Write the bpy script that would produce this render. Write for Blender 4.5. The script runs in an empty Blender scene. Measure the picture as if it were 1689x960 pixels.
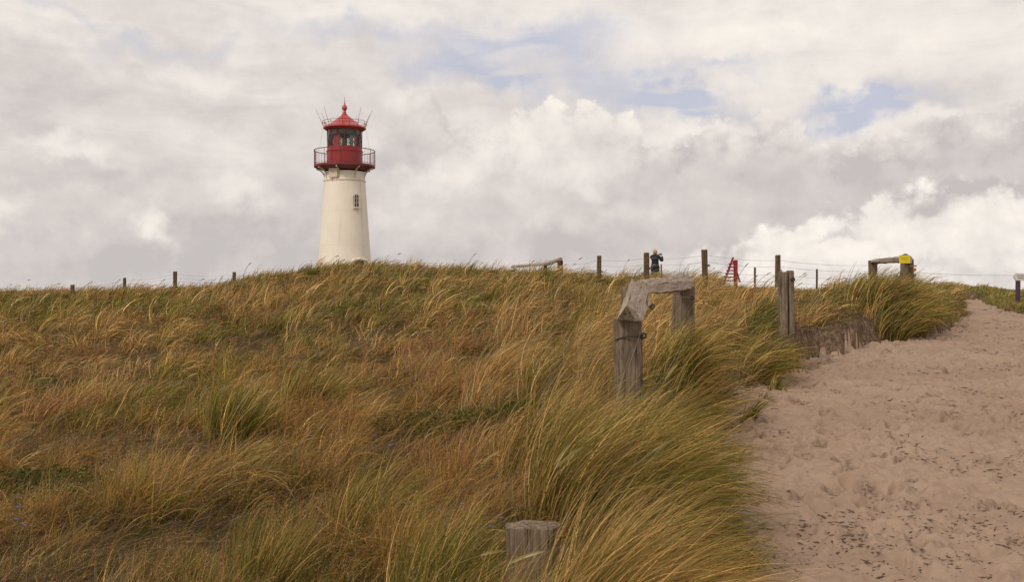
import bpy, bmesh, math, random
import numpy as np
from mathutils import Vector, Matrix
R = math.radians
rng = np.random.default_rng(7)
random.seed(7)
scene = bpy.context.scene
COL = scene.collection
F = 1642.0; EYE = 1.6; CX = 844.5; HY = 480.0      # focal length in photo pixels, eye height, horizon row

# ------------------------------------------------------------------ camera
cam_d = bpy.data.cameras.new('camera'); cam = bpy.data.objects.new('camera', cam_d); COL.objects.link(cam)
cam.location = (0, 0, EYE); cam.rotation_euler = (R(90), 0, 0)
cam_d.sensor_width = 36; cam_d.lens = 36 * F / 1689; cam_d.clip_end = 20000; cam_d.clip_start = 0.05
cam_d.dof.use_dof = True; cam_d.dof.focus_distance = 9.0; cam_d.dof.aperture_fstop = 9.0
scene.camera = cam
scene.view_settings.view_transform = 'Standard'; scene.view_settings.look = 'None'
scene.view_settings.exposure = 0.0; scene.view_settings.gamma = 1
scene.render.engine = 'CYCLES'
scene.cycles.max_bounces = 5; scene.cycles.diffuse_bounces = 3; scene.cycles.transmission_bounces = 4
scene.cycles.transparent_max_bounces = 8; scene.cycles.glossy_bounces = 2

# ------------------------------------------------------------------ light
SUN_EL, SUN_AZ = 40, -138          # azimuth clockwise from +Y (view direction): behind left
sl = bpy.data.lights.new('sun', 'SUN'); sl.energy = 1.7; sl.angle = R(11); sl.color = (1.0, 0.93, 0.82)
so = bpy.data.objects.new('sun', sl); COL.objects.link(so)
dv = Vector((math.sin(R(SUN_AZ)) * math.cos(R(SUN_EL)), math.cos(R(SUN_AZ)) * math.cos(R(SUN_EL)), math.sin(R(SUN_EL))))
so.rotation_euler = (-dv).to_track_quat('-Z', 'Y').to_euler(); so.location = dv * 50

# ------------------------------------------------------------------ world: Nishita behind a procedural cloud deck
world = bpy.data.worlds.new('World'); scene.world = world; world.use_nodes = True
WT = world.node_tree; WT.nodes.clear()
class N:
    """tiny node helper"""
    def __init__(s, t): s.t = t
    def add(s, typ, **k):
        n = s.t.nodes.new(typ)
        for a, v in k.items(): setattr(n, a, v)
        return n
    def put(s, sock, v):
        if isinstance(v, bpy.types.NodeSocket): s.t.links.new(v, sock)
        elif v is not None: sock.default_value = v
    def m(s, op, a, b=None, c=None, clamp=False):
        n = s.add('ShaderNodeMath', operation=op, use_clamp=clamp)
        s.put(n.inputs[0], a)
        if b is not None: s.put(n.inputs[1], b)
        if c is not None: s.put(n.inputs[2], c)
        return n.outputs[0]
    def ss(s, x, a, b, lo=0.0, hi=1.0):
        n = s.add('ShaderNodeMapRange', interpolation_type='SMOOTHSTEP')
        s.put(n.inputs[0], x); n.inputs[1].default_value = a; n.inputs[2].default_value = b
        n.inputs[3].default_value = lo; n.inputs[4].default_value = hi
        return n.outputs[0]
    def noise(s, vec, scale, detail=4, rough=.5, dist=0, out=0):
        n = s.add('ShaderNodeTexNoise'); s.put(n.inputs['Vector'], vec)
        n.inputs['Scale'].default_value = scale; n.inputs['Detail'].default_value = detail
        n.inputs['Roughness'].default_value = rough; n.inputs['Distortion'].default_value = dist
        return n.outputs[out]
    def vec(s, x, y, z=0.0):
        n = s.add('ShaderNodeCombineXYZ')
        for i, v in enumerate((x, y, z)): s.put(n.inputs[i], v)
        return n.outputs[0]
    def mapping(s, vec, loc=(0, 0, 0), rot=(0, 0, 0), scale=(1, 1, 1), typ='POINT'):
        n = s.add('ShaderNodeMapping', vector_type=typ); s.put(n.inputs[0], vec)
        n.inputs[1].default_value = loc; n.inputs[2].default_value = rot; n.inputs[3].default_value = scale
        return n.outputs[0]
    def mix(s, f, a, b, blend='MIX'):
        n = s.add('ShaderNodeMix', data_type='RGBA', blend_type=blend)
        s.put(n.inputs[0], f)
        for k, v in ((6, a), (7, b)):
            if isinstance(v, tuple) and len(v) == 3: v = v + (1,)
            s.put(n.inputs[k], v)
        return n.outputs[2]
    def ramp(s, f, stops, interp='LINEAR'):
        n = s.add('ShaderNodeValToRGB'); n.color_ramp.interpolation = interp
        e = n.color_ramp.elements
        while len(e) > 1: e.remove(e[-1])
        for i, (p, c) in enumerate(stops):
            q = e[0] if i == 0 else e.new(p)
            q.position = p; q.color = tuple(c) + (1,) if len(c) == 3 else c
        s.put(n.inputs[0], f); return n.outputs[0]
    def curve(s, x, pts, lo, hi):
        """x in [lo,hi] -> piecewise smooth value, y given in 0..1"""
        xn = s.m('DIVIDE', s.m('SUBTRACT', x, lo), hi - lo, clamp=True)
        n = s.add('ShaderNodeFloatCurve'); s.put(n.inputs[1], xn)
        c = n.mapping.curves[0]
        while len(c.points) > 2: c.points.remove(c.points[0])
        P = [((p - lo) / (hi - lo), v) for p, v in pts]
        c.points[0].location = P[0]; c.points[1].location = P[-1]
        for p in P[1:-1]: c.points.new(*p)
        n.mapping.update(); return n.outputs[0]
w = N(WT)
tc = w.add('ShaderNodeTexCoord').outputs['Generated']
sp = w.add('ShaderNodeSeparateXYZ'); w.put(sp.inputs[0], tc)
# sky coordinates: azimuth and elevation in units of the photograph (x 0..16.9, y 0..4.8 up from the horizon)
az = w.m('ARCTAN2', sp.outputs[0], sp.outputs[1])
hyp = w.m('SQRT', w.m('ADD', w.m('MULTIPLY', sp.outputs[0], sp.outputs[0]), w.m('MULTIPLY', sp.outputs[1], sp.outputs[1])))
SX = w.m('ADD', w.m('MULTIPLY', az, 17.6), 8.445)                   # hundreds of pixels
SY = w.m('MULTIPLY', w.m('ARCTAN2', sp.outputs[2], hyp), 17.6)
SC = w.vec(SX, SY)
wn = w.noise(SC, .9, 6, .55, out=1); wn2 = w.noise(SC, 3.2, 6, .6, out=1)
def vm(op, a, b):
    n = w.add('ShaderNodeVectorMath', operation=op); w.put(n.inputs[0], a)
    if op == 'SCALE': w.put(n.inputs[3], b)
    else: w.put(n.inputs[1], b)
    return n.outputs[0]
off = vm('ADD', vm('SCALE', vm('SUBTRACT', wn, (.5, .5, .5)), 1.6), vm('SCALE', vm('SUBTRACT', wn2, (.5, .5, .5)), .38))
SW = vm('ADD', SC, off)
def skx(px): return math.atan((px - CX) / F) * 17.6 + 8.445
def sky_(px, py): return math.atan((HY - py) / math.hypot(F, px - CX)) * 17.6
def blob(px, py, rx, ry, rot=0, src=None):
    v = w.mapping(src or SW, (skx(px), sky_(px, py), 0), (0, 0, R(rot)), (rx / 100, ry / 100, 1), 'TEXTURE')
    g = w.add('ShaderNodeTexGradient', gradient_type='SPHERICAL'); v2 = w.mapping(v, scale=(1, 1, 0)); w.put(g.inputs[0], v2)
    return w.ss(g.outputs[1], 0, 1)
def total(base, lst):
    acc = base
    for amp, b in lst: acc = w.m('MULTIPLY_ADD', b, amp, acc)
    return acc
# billows
def billow(scale, seedoff):
    v = w.add('ShaderNodeTexVoronoi', feature='SMOOTH_F1', voronoi_dimensions='2D')
    w.put(v.inputs['Vector'], w.mapping(SC, (seedoff, seedoff * .7, 0))); 
    v.inputs['Scale'].default_value = scale; v.inputs['Detail'].default_value = 4; v.inputs['Roughness'].default_value = .55
    v.inputs['Smoothness'].default_value = .35
    return v.outputs[0]
bil = billow(1.9, 3.1); bil2 = billow(.75, 7.7)
fb = w.noise(w.mapping(SC, (4, 9, 0), scale=(1, 1.5, 1)), .75, 9, .52, .3)
fine = w.noise(w.mapping(SC, (1, 2, 0), scale=(1, 1.3, 1)), 2.6, 8, .6, .2)
streak = w.noise(w.mapping(SC, (7, 1, 0), (0, 0, R(8)), (.45, 2.0, 1)), 1.0, 8, .58, .6)
# top outline of the cumulus deck (value*5 = height above horizon in hundreds of pixels)
top = [(0, 300), (300, 290), (480, 250), (560, 160), (620, 130), (700, 128), (750, 180), (800, 190), (860, 165), (900, 150), (950, 150), (1000, 155),
       (1050, 178), (1075, 200), (1120, 205), (1160, 185), (1230, 185), (1262, 160), (1300, 168), (1345, 208), (1400, 212), (1440, 200),
       (1500, 210), (1540, 180), (1575, 160), (1620, 170), (1689, 150)]
topc = w.m('MULTIPLY', w.curve(SX, [(skx(a), sky_(a, b) / 5) for a, b in top], skx(0), skx(1689)), 5)
depth = w.m('SUBTRACT', topc, SY)                                   # >0 inside the deck
depth = w.m('ADD', depth, w.m('MULTIPLY', w.m('SUBTRACT', .42, bil), .42))
depth = w.m('ADD', depth, w.m('MULTIPLY', w.m('SUBTRACT', fine, .5), .35))
edge_soft = w.ss(SX, skx(560), skx(800))
deck = w.ss(depth, -.02, .10)
soft = w.ss(depth, -1.2, .9)
deck = w.m('ADD', w.m('MULTIPLY', deck, edge_soft), w.m('MULTIPLY', soft, w.m('SUBTRACT', 1, edge_soft)))
rim = w.m('MULTIPLY', w.m('MULTIPLY', w.ss(depth, -.02, .12), w.ss(depth, .15, .95, 1, 0)), edge_soft)
# lower edge of the grey base on the right
bot = [(1000, 480), (1120, 430), (1160, 385), (1220, 372), (1300, 348), (1370, 335), (1430, 318), (1480, 298), (1560, 292), (1689, 285)]
botc = w.m('MULTIPLY', w.curve(SX, [(skx(a), sky_(a, b) / 5) for a, b in bot], skx(1000), skx(1689)), 5)
under = w.m('SUBTRACT', botc, SY)
under = w.m('ADD', under, w.m('MULTIPLY', w.m('SUBTRACT', .45, bil), .35))
under = w.m('ADD', under, w.m('MULTIPLY', w.m('SUBTRACT', fb, .5), .45))
rightw = w.ss(SX, skx(1090), skx(1200))
bright_low = w.m('MULTIPLY', w.ss(under, -.06, .22), rightw)
grey_base = w.m('MULTIPLY', w.m('MULTIPLY', w.ss(under, -1.5, -.1), w.ss(under, -.06, .2, 1, 0)), w.ss(SX, skx(1020), skx(1200)))
# luminance of the cloud
lum = total(.755, [
    (.17, w.m('MULTIPLY', rim, w.m('ADD', .35, blob(960, 185, 260, 110)))),
    (.12, blob(1100, 40, 700, 130)), (.10, blob(1450, 90, 500, 120)), (.10, blob(560, 30, 330, 70)), (.08, blob(60, 30, 200, 70)),
    (-.06, blob(150, 170, 300, 110)), (-.11, blob(170, 282, 230, 44)), (-.08, blob(80, 110, 220, 50)), (-.07, blob(400, 200, 200, 60)),
    (.15, blob(100, 232, 110, 36)), (.21, blob(248, 366, 46, 44)), (.07, blob(980, 240, 330, 90)), (.04, blob(300, 220, 380, 160)), (.14, blob(5, 345, 60, 60)), (.09, blob(400, 325, 90, 40)), (.07, blob(300, 120, 180, 30)),
    (-.10, blob(150, 430, 360, 90)), (-.10, blob(420, 430, 320, 80)), (-.08, blob(400, 372, 130, 30)), (-.09, blob(740, 420, 320, 80)),
    (.15, blob(880, 260, 150, 80)), (.13, blob(720, 290, 100, 60)), (-.08, blob(660, 245, 100, 40)), (.10, blob(660, 165, 90, 50)), (-.12, blob(960, 400, 250, 70)),
    (-.08, blob(1000, 330, 120, 40)), (.07, blob(1020, 250, 70, 50)), (.09, blob(1170, 228, 190, 48)), (-.05, blob(1350, 80, 60, 34)),
    (-.05, grey_base), (.22, bright_low), (-.30, blob(1560, 338, 95, 30)), (-.16, blob(1665, 345, 40, 20)), (-.16, blob(1390, 402, 55, 14)),
    (-.20, blob(1200, 430, 80, 26)), (-.14, blob(1560, 455, 330, 36)), (-.05, blob(1500, 275, 240, 26)), (.12, blob(1500, 212, 300, 34)), (.08, blob(1180, 205, 90, 26)),
])
lum = w.m('ADD', lum, w.m('MULTIPLY', w.m('SUBTRACT', fb, .5), .30))
lum = w.m('ADD', lum, w.m('MULTIPLY', w.m('SUBTRACT', fine, .5), w.m('MULTIPLY_ADD', rim, .16, .07)))
lum = w.m('ADD', lum, w.m('MULTIPLY', w.m('SUBTRACT', .40, bil2), w.m('MULTIPLY_ADD', deck, .09, .02)))
lum = w.m('ADD', lum, w.m('MULTIPLY', w.m('SUBTRACT', .42, bil), w.m('MULTIPLY_ADD', rim, .15, w.m('MULTIPLY_ADD', bright_low, .08, .03))))
lum = w.m('ADD', lum, w.m('MULTIPLY', w.m('MULTIPLY', w.m('SUBTRACT', streak, .5), .30), w.m('SUBTRACT', 1, deck)))
lum = w.m('MINIMUM', w.m('MAXIMUM', lum, .565), .97)
tone = w.ramp(lum, [(.42, (.43, .405, .405)), (.55, (.555, .515, .505)), (.68, (.69, .635, .605)), (.80, (.835, .775, .725)), (.95, (.99, .92, .84))])
# gaps of blue in the high veil
gap = total(0.0, [(.75, blob(850, 80, 330, 75, 6)), (.55, blob(960, 130, 260, 60)), (1.25, blob(1130, 165, 170, 50, -10)), (1.35, blob(1440, 180, 210, 46, 6)),
                  (.55, blob(600, 55, 220, 34)), (.50, blob(770, 125, 240, 40)), (.40, blob(270, 75, 200, 36)), (.45, blob(1180, 110, 160, 24)), (.3, blob(80, 15, 160, 20))])
gap = w.m('MULTIPLY', gap, w.ss(streak, .34, .60, .25, 1.15))
gap = w.m('MULTIPLY', gap, w.m('SUBTRACT', 1, deck))
gap = w.m('MULTIPLY', gap, w.ss(SX, skx(1750), skx(2100), 1, .4))
gap = w.m('MINIMUM', gap, .80)
veil_col = w.mix(w.m('MULTIPLY', gap, 1.0, clamp=True), tone, (.53, .55, .68))
sky = w.add('ShaderNodeTexSky'); sky.sky_type = 'NISHITA'; sky.sun_disc = False
sky.sun_elevation = R(SUN_EL); sky.sun_rotation = R(SUN_AZ); sky.air_density = 1.0; sky.dust_density = 1.5
bg1 = w.add('ShaderNodeBackground'); w.put(bg1.inputs[0], sky.outputs[0]); bg1.inputs[1].default_value = .10
bg2 = w.add('ShaderNodeBackground'); w.put(bg2.inputs[0], veil_col); bg2.inputs[1].default_value = 1.0
mx = w.add('ShaderNodeMixShader'); w.put(mx.inputs[0], w.m('SUBTRACT', 1, w.m('MULTIPLY', gap, .16)))
w.put(mx.inputs[1], bg1.outputs[0]); w.put(mx.inputs[2], bg2.outputs[0])
wo = w.add('ShaderNodeOutputWorld'); w.put(wo.inputs[0], mx.outputs[0])
world.cycles.sampling_method = 'MANUAL'; world.cycles.sample_map_resolution = 512

# ------------------------------------------------------------------ materials
MATS = {}
def newmat(name):
    m = bpy.data.materials.new(name); m.use_nodes = True; m.node_tree.nodes.clear()
    n = N(m.node_tree); out = n.add('ShaderNodeOutputMaterial'); MATS[name] = m
    return m, n, out
def principled(n, out, col, rough=.6, metal=0, bump=None, bstr=.3, bdist=.01, spec=.5):
    p = n.add('ShaderNodeBsdfPrincipled')
    if isinstance(col, tuple) and len(col) == 3: col = col + (1,)
    n.put(p.inputs['Base Color'], col); n.put(p.inputs['Roughness'], rough); p.inputs['Metallic'].default_value = metal
    p.inputs['Specular IOR Level'].default_value = spec
    if bump is not None:
        b = n.add('ShaderNodeBump'); b.inputs['Strength'].default_value = bstr; b.inputs['Distance'].default_value = bdist
        n.put(b.inputs['Height'], bump); n.put(p.inputs['Normal'], b.outputs[0])
    n.put(out.inputs[0], p.outputs[0]); return p
def paint(name, col, rough=.5, var=.12, scale=6, metal=0, dirt=None, spec=.5):
    m, n, out = newmat(name)
    t = n.add('ShaderNodeTexCoord').outputs['Object']
    a = n.noise(t, scale, 6, .6)
    c = n.mix(n.ss(a, .3, .7), tuple(x * (1 - var) for x in col), tuple(min(1, x * (1 + var)) for x in col))
    if dirt: c = n.mix(n.ss(n.noise(n.mapping(t, scale=(3, 3, .5)), scale * .5, 8, .65), .56, .74, 0, .7), c, dirt)
    principled(n, out, c, rough, metal, n.noise(t, scale * 8, 4), .15, .004, spec)
    return m
def wood(name, c1, c2, c3, sc=1.0, lichen=0.0, lay=None):
    m, n, out = newmat(name)
    t = n.add('ShaderNodeTexCoord').outputs['Object']
    if lay is not None: t = n.add('ShaderNodeAttribute', attribute_name='grain').outputs['Vector']   # x, y across the rail, z along it
    g = n.noise(n.mapping(t, scale=(26 * sc, 26 * sc, 2.0 * sc)), 2.2, 8, .62, .6 if lay is None else .15)
    b = n.noise(t, 5 * sc, 5, .6)
    c = n.ramp(g, [(.30, c3), (.47, c1), (.60, c2), (.75, c1)])
    c = n.mix(n.ss(b, .35, .75, 0, .55), c, c3)
    crack = n.ss(n.noise(n.mapping(t, (3, 1, 2), scale=(34 * sc, 34 * sc, 1.1 * sc)), 1.6, 3, .5, .8 if lay is None else .2), .60, .67)
    c = n.mix(n.m('MULTIPLY', crack, .85), c, (.03, .022, .016))
    if lichen: c = n.mix(n.ss(n.noise(t, 22 * sc, 5, .7), .60, .68, 0, lichen), c, (.30, .27, .10))
    h = n.m('SUBTRACT', g, n.m('MULTIPLY', crack, 1.2))
    principled(n, out, c, .85, 0, h, .8, .006, .2)
    return m
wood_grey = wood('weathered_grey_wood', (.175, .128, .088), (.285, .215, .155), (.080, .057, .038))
wood_cap = wood('bleached_wood', (.37, .290, .225), (.50, .405, .325), (.20, .15, .11), lichen=.35, lay=14)
wood_brown = wood('brown_post_wood', (.125, .080, .043), (.19, .130, .080), (.060, .040, .022), .7, lichen=.3)
wood_red = wood('red_painted_wood', (.33, .030, .032), (.42, .05, .05), (.20, .018, .02), .7)
white_plaster = None
m, n, out = newmat('cream_plaster'); white_plaster = m
t = n.add('ShaderNodeTexCoord').outputs['Object']
sz = n.add('ShaderNodeSeparateXYZ'); n.put(sz.inputs[0], t)
band = n.m('FRACT', n.m('MULTIPLY', sz.outputs[2], .43)); seam = n.ss(n.m('ABSOLUTE', n.m('SUBTRACT', band, .5)), .0, .012, 1, 0)
c = n.mix(n.ss(n.noise(t, .7, 6, .6), .3, .7), (.85, .745, .62), (.90, .81, .695))
c = n.mix(n.m('MULTIPLY', seam, .22), c, (.50, .40, .29))
streakv = n.noise(n.mapping(t, scale=(4, 4, .25)), 1.3, 7, .6)
c = n.mix(n.ss(streakv, .55, .78, 0, .35), c, (.60, .46, .30))
principled(n, out, c, .6, 0, n.noise(t, 9, 5), .15, .02)
red_paint = paint('red_paint', (.30, .022, .024), .38, .10, 2.0, dirt=(.20, .03, .025))
red_roof = paint('red_roof_paint', (.44, .050, .045), .36, .12, 2.0, dirt=(.27, .03, .03))
red_dark = paint('dark_red_paint', (.20, .022, .022), .5, .10, 2.0)
cream_paint = paint('cream_paint', (.70, .57, .42), .5, .10, 2.0, dirt=(.42, .27, .10))
dark_glass = paint('dark_window_glass', (.02, .018, .016), .12, .1, 2.0)
frame_white = paint('white_frame_paint', (.72, .66, .56), .5, .05, 5)
black_rubber = paint('black_insulator', (.012, .011, .010), .45, .2, 20)
steel_wire = paint('grey_wire', (.24, .235, .23), .45, .15, 10, metal=.6)
rust_wire = paint('rusty_wire', (.05, .035, .025), .8, .3, 30)
yellow_sign = paint('yellow_sign_paint', (.72, .56, .012), .45, .06, 8)
yellow_ink = paint('ochre_lettering', (.38, .27, .01), .6, .05, 8)
orange_pl = paint('orange_plastic', (.75, .33, .02), .5, .05, 8)
sign_white = paint('white_sign_paint', (.66, .60, .54), .5, .05, 8)
sign_ink = paint('black_lettering', (.03, .03, .03), .6, .05, 8)
purple_post = paint('dark_purple_post_paint', (.065, .028, .055), .55, .2, 8)
grey_cloth = paint('grey_curtain', (.10, .10, .10), .8, .2, 4)
teal_glass = paint('teal_filter_glass', (.02, .34, .27), .25, .1, 4)
red_glass = paint('red_filter_glass', (.50, .03, .03), .3, .1, 4)
brass = paint('lens_brass', (.25, .20, .08), .3, .2, 8, metal=.7)
m, n, out = newmat('lantern_glass'); lantern_glass = m
tr = n.add('ShaderNodeBsdfTransparent'); tr.inputs[0].default_value = (.96, .98, .97, 1)
gl = n.add('ShaderNodeBsdfGlossy'); gl.inputs['Roughness'].default_value = .05; gl.inputs[0].default_value = (.9, .9, .9, 1)
ms = n.add('ShaderNodeMixShader'); fr = n.add('ShaderNodeFresnel'); fr.inputs[0].default_value = 1.5
n.put(ms.inputs[0], fr.outputs[0]); n.put(ms.inputs[1], tr.outputs[0]); n.put(ms.inputs[2], gl.outputs[0]); n.put(out.inputs[0], ms.outputs[0])
skin_m = paint('skin', (.50, .29, .20), .55, .05, 20); hair_m = paint('blonde_hair', (.56, .36, .17), .6, .25, 60)
navy = paint('navy_jacket', (.008, .010, .017), .8, .25, 12); denim = paint('dark_denim', (.016, .022, .036), .85, .25, 12)
shoe_m = paint('dark_shoe', (.03, .025, .02), .6, .2, 20); phone_m = paint('black_phone', (.015, .015, .018), .3, .1, 10)

m, n, out = newmat('grass_blades'); grass_mat = m
at = n.add('ShaderNodeAttribute', attribute_name='Col').outputs[0]
df = n.add('ShaderNodeBsdfDiffuse'); n.put(df.inputs[0], at)
tl = n.add('ShaderNodeBsdfTranslucent'); n.put(tl.inputs[0], at)
gs = n.add('ShaderNodeBsdfGlossy'); gs.inputs['Roughness'].default_value = .45; gs.inputs[0].default_value = (.8, .75, .6, 1)
m1 = n.add('ShaderNodeMixShader'); m1.inputs[0].default_value = .32; n.put(m1.inputs[1], df.outputs[0]); n.put(m1.inputs[2], tl.outputs[0])
m2 = n.add('ShaderNodeMixShader'); m2.inputs[0].default_value = .035; n.put(m2.inputs[1], m1.outputs[0]); n.put(m2.inputs[2], gs.outputs[0])
n.put(out.inputs[0], m2.outputs[0])

m, n, out = newmat('dune_soil'); soil_mat = m
geo = n.add('ShaderNodeNewGeometry'); t = geo.outputs['Position']
nz = n.add('ShaderNodeSeparateXYZ'); n.put(nz.inputs[0], geo.outputs['True Normal'])
a = n.noise(t, 1.6, 8, .65); b = n.noise(t, 14, 8, .7); cN = n.noise(t, 60, 4, .6)
c = n.ramp(n.m('ADD', n.m('MULTIPLY', a, .55), n.m('MULTIPLY', b, .45)), [(.32, (.030, .020, .010)), (.45, (.062, .042, .018)), (.54, (.088, .075, .022)), (.64, (.10, .070, .036)), (.74, (.15, .11, .06))])
steep = n.ss(nz.outputs[2], .62, .90, 1, 0)
root = n.noise(n.mapping(t, scale=(7, 7, 3.6)), 2.6, 8, .70, .9)
cb = n.ramp(root, [(.32, (.045, .028, .018)), (.46, (.12, .078, .050)), (.58, (.24, .165, .112)), (.72, (.34, .235, .165))])
c = n.mix(steep, c, cb)
principled(n, out, c, .95, 0, n.m('ADD', b, n.m('MULTIPLY', cN, .5)), .9, .03, .1)

m, n, out = newmat('sand'); sand_mat = m
t = n.add('ShaderNodeNewGeometry').outputs['Position']
a = n.noise(t, .9, 6, .6); b = n.noise(t, 9, 8, .7); g = n.noise(t, 420, 2, .5); r = n.noise(n.mapping(t, scale=(1, 2.2, 1)), 16, 6, .6, 1.2)
c = n.ramp(n.m('ADD', n.m('MULTIPLY', a, .5), n.m('MULTIPLY', b, .5)), [(.32, (.28, .190, .137)), (.50, (.352, .246, .180)), (.66, (.415, .298, .221))])
c = n.mix(n.ss(n.noise(t, 260, 3, .6), .58, .70, 0, .45), c, (.20, .13, .085))
wet = n.add('ShaderNodeAttribute', attribute_name='damp').outputs['Fac']
c = n.mix(n.m('MULTIPLY', wet, n.ss(n.noise(t, 38, 6, .7), .42, .60)), c, (.135, .090, .060))
c = n.mix(n.ss(n.noise(n.mapping(t, (5, 2, 1)), 2.2, 8, .72), .60, .72, 0, .35), c, (.25, .165, .11))
principled(n, out, c, .95, 0, n.m('ADD', n.m('MULTIPLY', r, 1.0), n.m('MULTIPLY', g, .12)), .55, .022, .15)
m, n, out = newmat('dark_debris'); debris_mat = m
t = n.add('ShaderNodeNewGeometry').outputs['Position']
principled(n, out, n.mix(n.noise(t, 30, 4), (.065, .042, .028), (.17, .115, .075)), .95, 0, None)

# ------------------------------------------------------------------ numpy noise and terrain
PERM = rng.random((256, 256))
def vnoise(x, y):
    xi = np.floor(x).astype(np.int64); yi = np.floor(y).astype(np.int64); fx = x - xi; fy = y - yi
    fx = fx * fx * fx * (fx * (fx * 6 - 15) + 10); fy = fy * fy * fy * (fy * (fy * 6 - 15) + 10)
    a = PERM[xi & 255, yi & 255]; b = PERM[(xi + 1) & 255, yi & 255]; c = PERM[xi & 255, (yi + 1) & 255]; d = PERM[(xi + 1) & 255, (yi + 1) & 255]
    return (a * (1 - fx) + b * fx) * (1 - fy) + (c * (1 - fx) + d * fx) * fy
def fbm(x, y, s=1.0, o=4, g=.5, off=0.0):
    r = 0; amp = 1; tot = 0; x = x * s + off; y = y * s + off * 1.7
    for k in range(o):
        r = r + amp * vnoise(x, y); tot += amp; amp *= g
        x, y = x * 1.93 * .8 - y * 1.93 * .6 + 17.3, x * 1.93 * .6 + y * 1.93 * .8 + 5.1
    return r / tot
def sst(x, a, b):
    t = np.clip((x - a) / (b - a), 0, 1); return t * t * (3 - 2 * t)
def X(px, d): return (px - CX) / F * d
def Z(py, d): return EYE + (HY - py) / F * d
def at(px, py, d): return Vector((X(px, d), d, Z(py, d)))

# grass-land heights at photo columns (along) and distances (down)
cols = np.array([-900, -300, 0, 300, 600, 850, 1000, 1150, 1300, 1450, 1600, 1750, 2300], float)
G = [(.5, [0]*5 + [0, .05, .05, .05, 0, 0, 0, 0]),
     (4,  [0, 0, 0, .02, .10, .26, .32, .28, .20, .2, .2, .2, .2]),
     (6,  [0, 0, 0, .04, .14, .30, .40, .42, .34, .3, .3, .3, .3]),
     (8,  [.05, .05, .06, .08, .18, .36, .50, .60, .56, .5, .5, .5, .5]),
     (12, [.2, .2, .2, .22, .32, .50, .72, .88, .92, .9, .8, .8, .8]),
     (15, [.35, .35, .37, .42, .52, .70, .84, .95, 1.03, 1.05, 1.0, 1.0, 1.0]),
     (19, [.5, .5, .55, .64, .86, 1.02, 1.14, 1.24, 1.18, 1.16, 1.1, 1.0, 1.0]),
     (24, [.75, .75, .82, .95, 1.30, 1.42, 1.48, 1.50, 1.42, 1.40, 1.12, 1.10, 1.05]),
     (29, [.95, .98, 1.06, 1.20, 1.82, 1.76, 1.72, 1.55, 1.45, 1.42, 1.26, 1.14, 1.1]),
     (36, [1.3, 1.33, 1.33, 1.50, 2.40, 2.12, 1.84, 1.60, 1.45, 1.40, 1.36, 1.30, 1.25]),
     (44, [1.3, 1.3, 1.2, 1.3, 1.9, 1.85, 1.75, 1.55, 1.50, 1.58, 1.70, 1.46, 1.3]),
     (55, [1.1, 1.1, 1.0, 1.1, 1.45, 1.5, 1.5, 1.45, 1.40, 1.30, 1.20, 1.15, 1.1]),
     (70, [.8, .8, .8, 1.0, 1.3, 1.3, 1.2, 1.1, 1.0, 1.0, 1.0, 1.0, 1.0]),
     (110, [0]*13), (300, [-2]*13), (9000, [-2.5]*13)]
TD = np.linspace(math.log(.5), math.log(9000), 500); TP = np.linspace(-900, 2300, 330)
gd = np.log([g[0] for g in G]); gz = np.array([g[1] for g in G], float)
def pch(x, xs, ys):
    """monotone cubic interpolation along axis 0"""
    h = np.diff(xs); dl = np.diff(ys, axis=0) / h[:, None]
    mm = np.zeros_like(ys)
    a, b = dl[:-1], dl[1:]; same = a * b > 0
    mm[1:-1] = np.where(same, 2 * a * b / np.where(same, a + b, 1), 0); mm[0] = dl[0]; mm[-1] = dl[-1]
    i = np.clip(np.searchsorted(xs, x) - 1, 0, len(xs) - 2); t = ((x - xs[i]) / h[i])[:, None]; hh = h[i][:, None]
    return ((1 + 2*t) * (1-t)**2) * ys[i] + t * (1-t)**2 * hh * mm[i] + t*t*(3-2*t) * ys[i+1] + t*t*(t-1) * hh * mm[i+1]
tab = pch(TD, gd, gz)                       # (500, 13)
tab = pch(TP, cols, tab.T.copy()).T.copy()  # (500, 330)
for _ in range(2):
    tab[:, 2:-2] = (tab[:, :-4] + tab[:, 1:-3] + tab[:, 2:-2] + tab[:, 3:-1] + tab[:, 4:]) / 5
def grassland(x, y):
    yy = np.maximum(y, .6); p = np.clip(CX + F * x / np.maximum(yy, 3.0), -899, 2299)
    i = (np.log(yy) - TD[0]) / (TD[1] - TD[0]); j = (p - TP[0]) / (TP[1] - TP[0])
    i = np.clip(i, 0, 498.99); j = np.clip(j, 0, 328.99); i0 = i.astype(int); j0 = j.astype(int); fi = i - i0; fj = j - j0
    z = (tab[i0, j0] * (1-fj) + tab[i0, j0+1] * fj) * (1-fi) + (tab[i0+1, j0] * (1-fj) + tab[i0+1, j0+1] * fj) * fi
    lum_ = sst(y, 2, 8) * sst(-y, -120, -60)
    z = z + (fbm(x, y, .45, 3, .5, 11) - .5) * .34 * lum_ + (fbm(x, y, 1.35, 4, .5, 31) - .5) * .30 * (1 - .45 * sst(y, 14, 24))
    return z
POLY = np.array([(-6, -.1), (3, .30), (4, .50), (5.5, .82), (7.0, .94), (8.5, 1.26), (10, 1.78), (12, 2.84), (13.4, 3.62), (15.2, 4.7), (17, 6.0), (18.2, 7.0), (19.2, 8.0), (21, 9.2),
                 (23.5, 10.5), (26, 11.65), (31, 13.9), (36, 15.9), (38.5, 17.0), (38.5, 18.3), (34, 16.2), (31, 14.85), (28, 13.5), (25.5, 12.95), (23.6, 13.4),
                 (22.5, 15), (22, 20), (20, 40), (-6, 40)])[:, ::-1]
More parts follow.
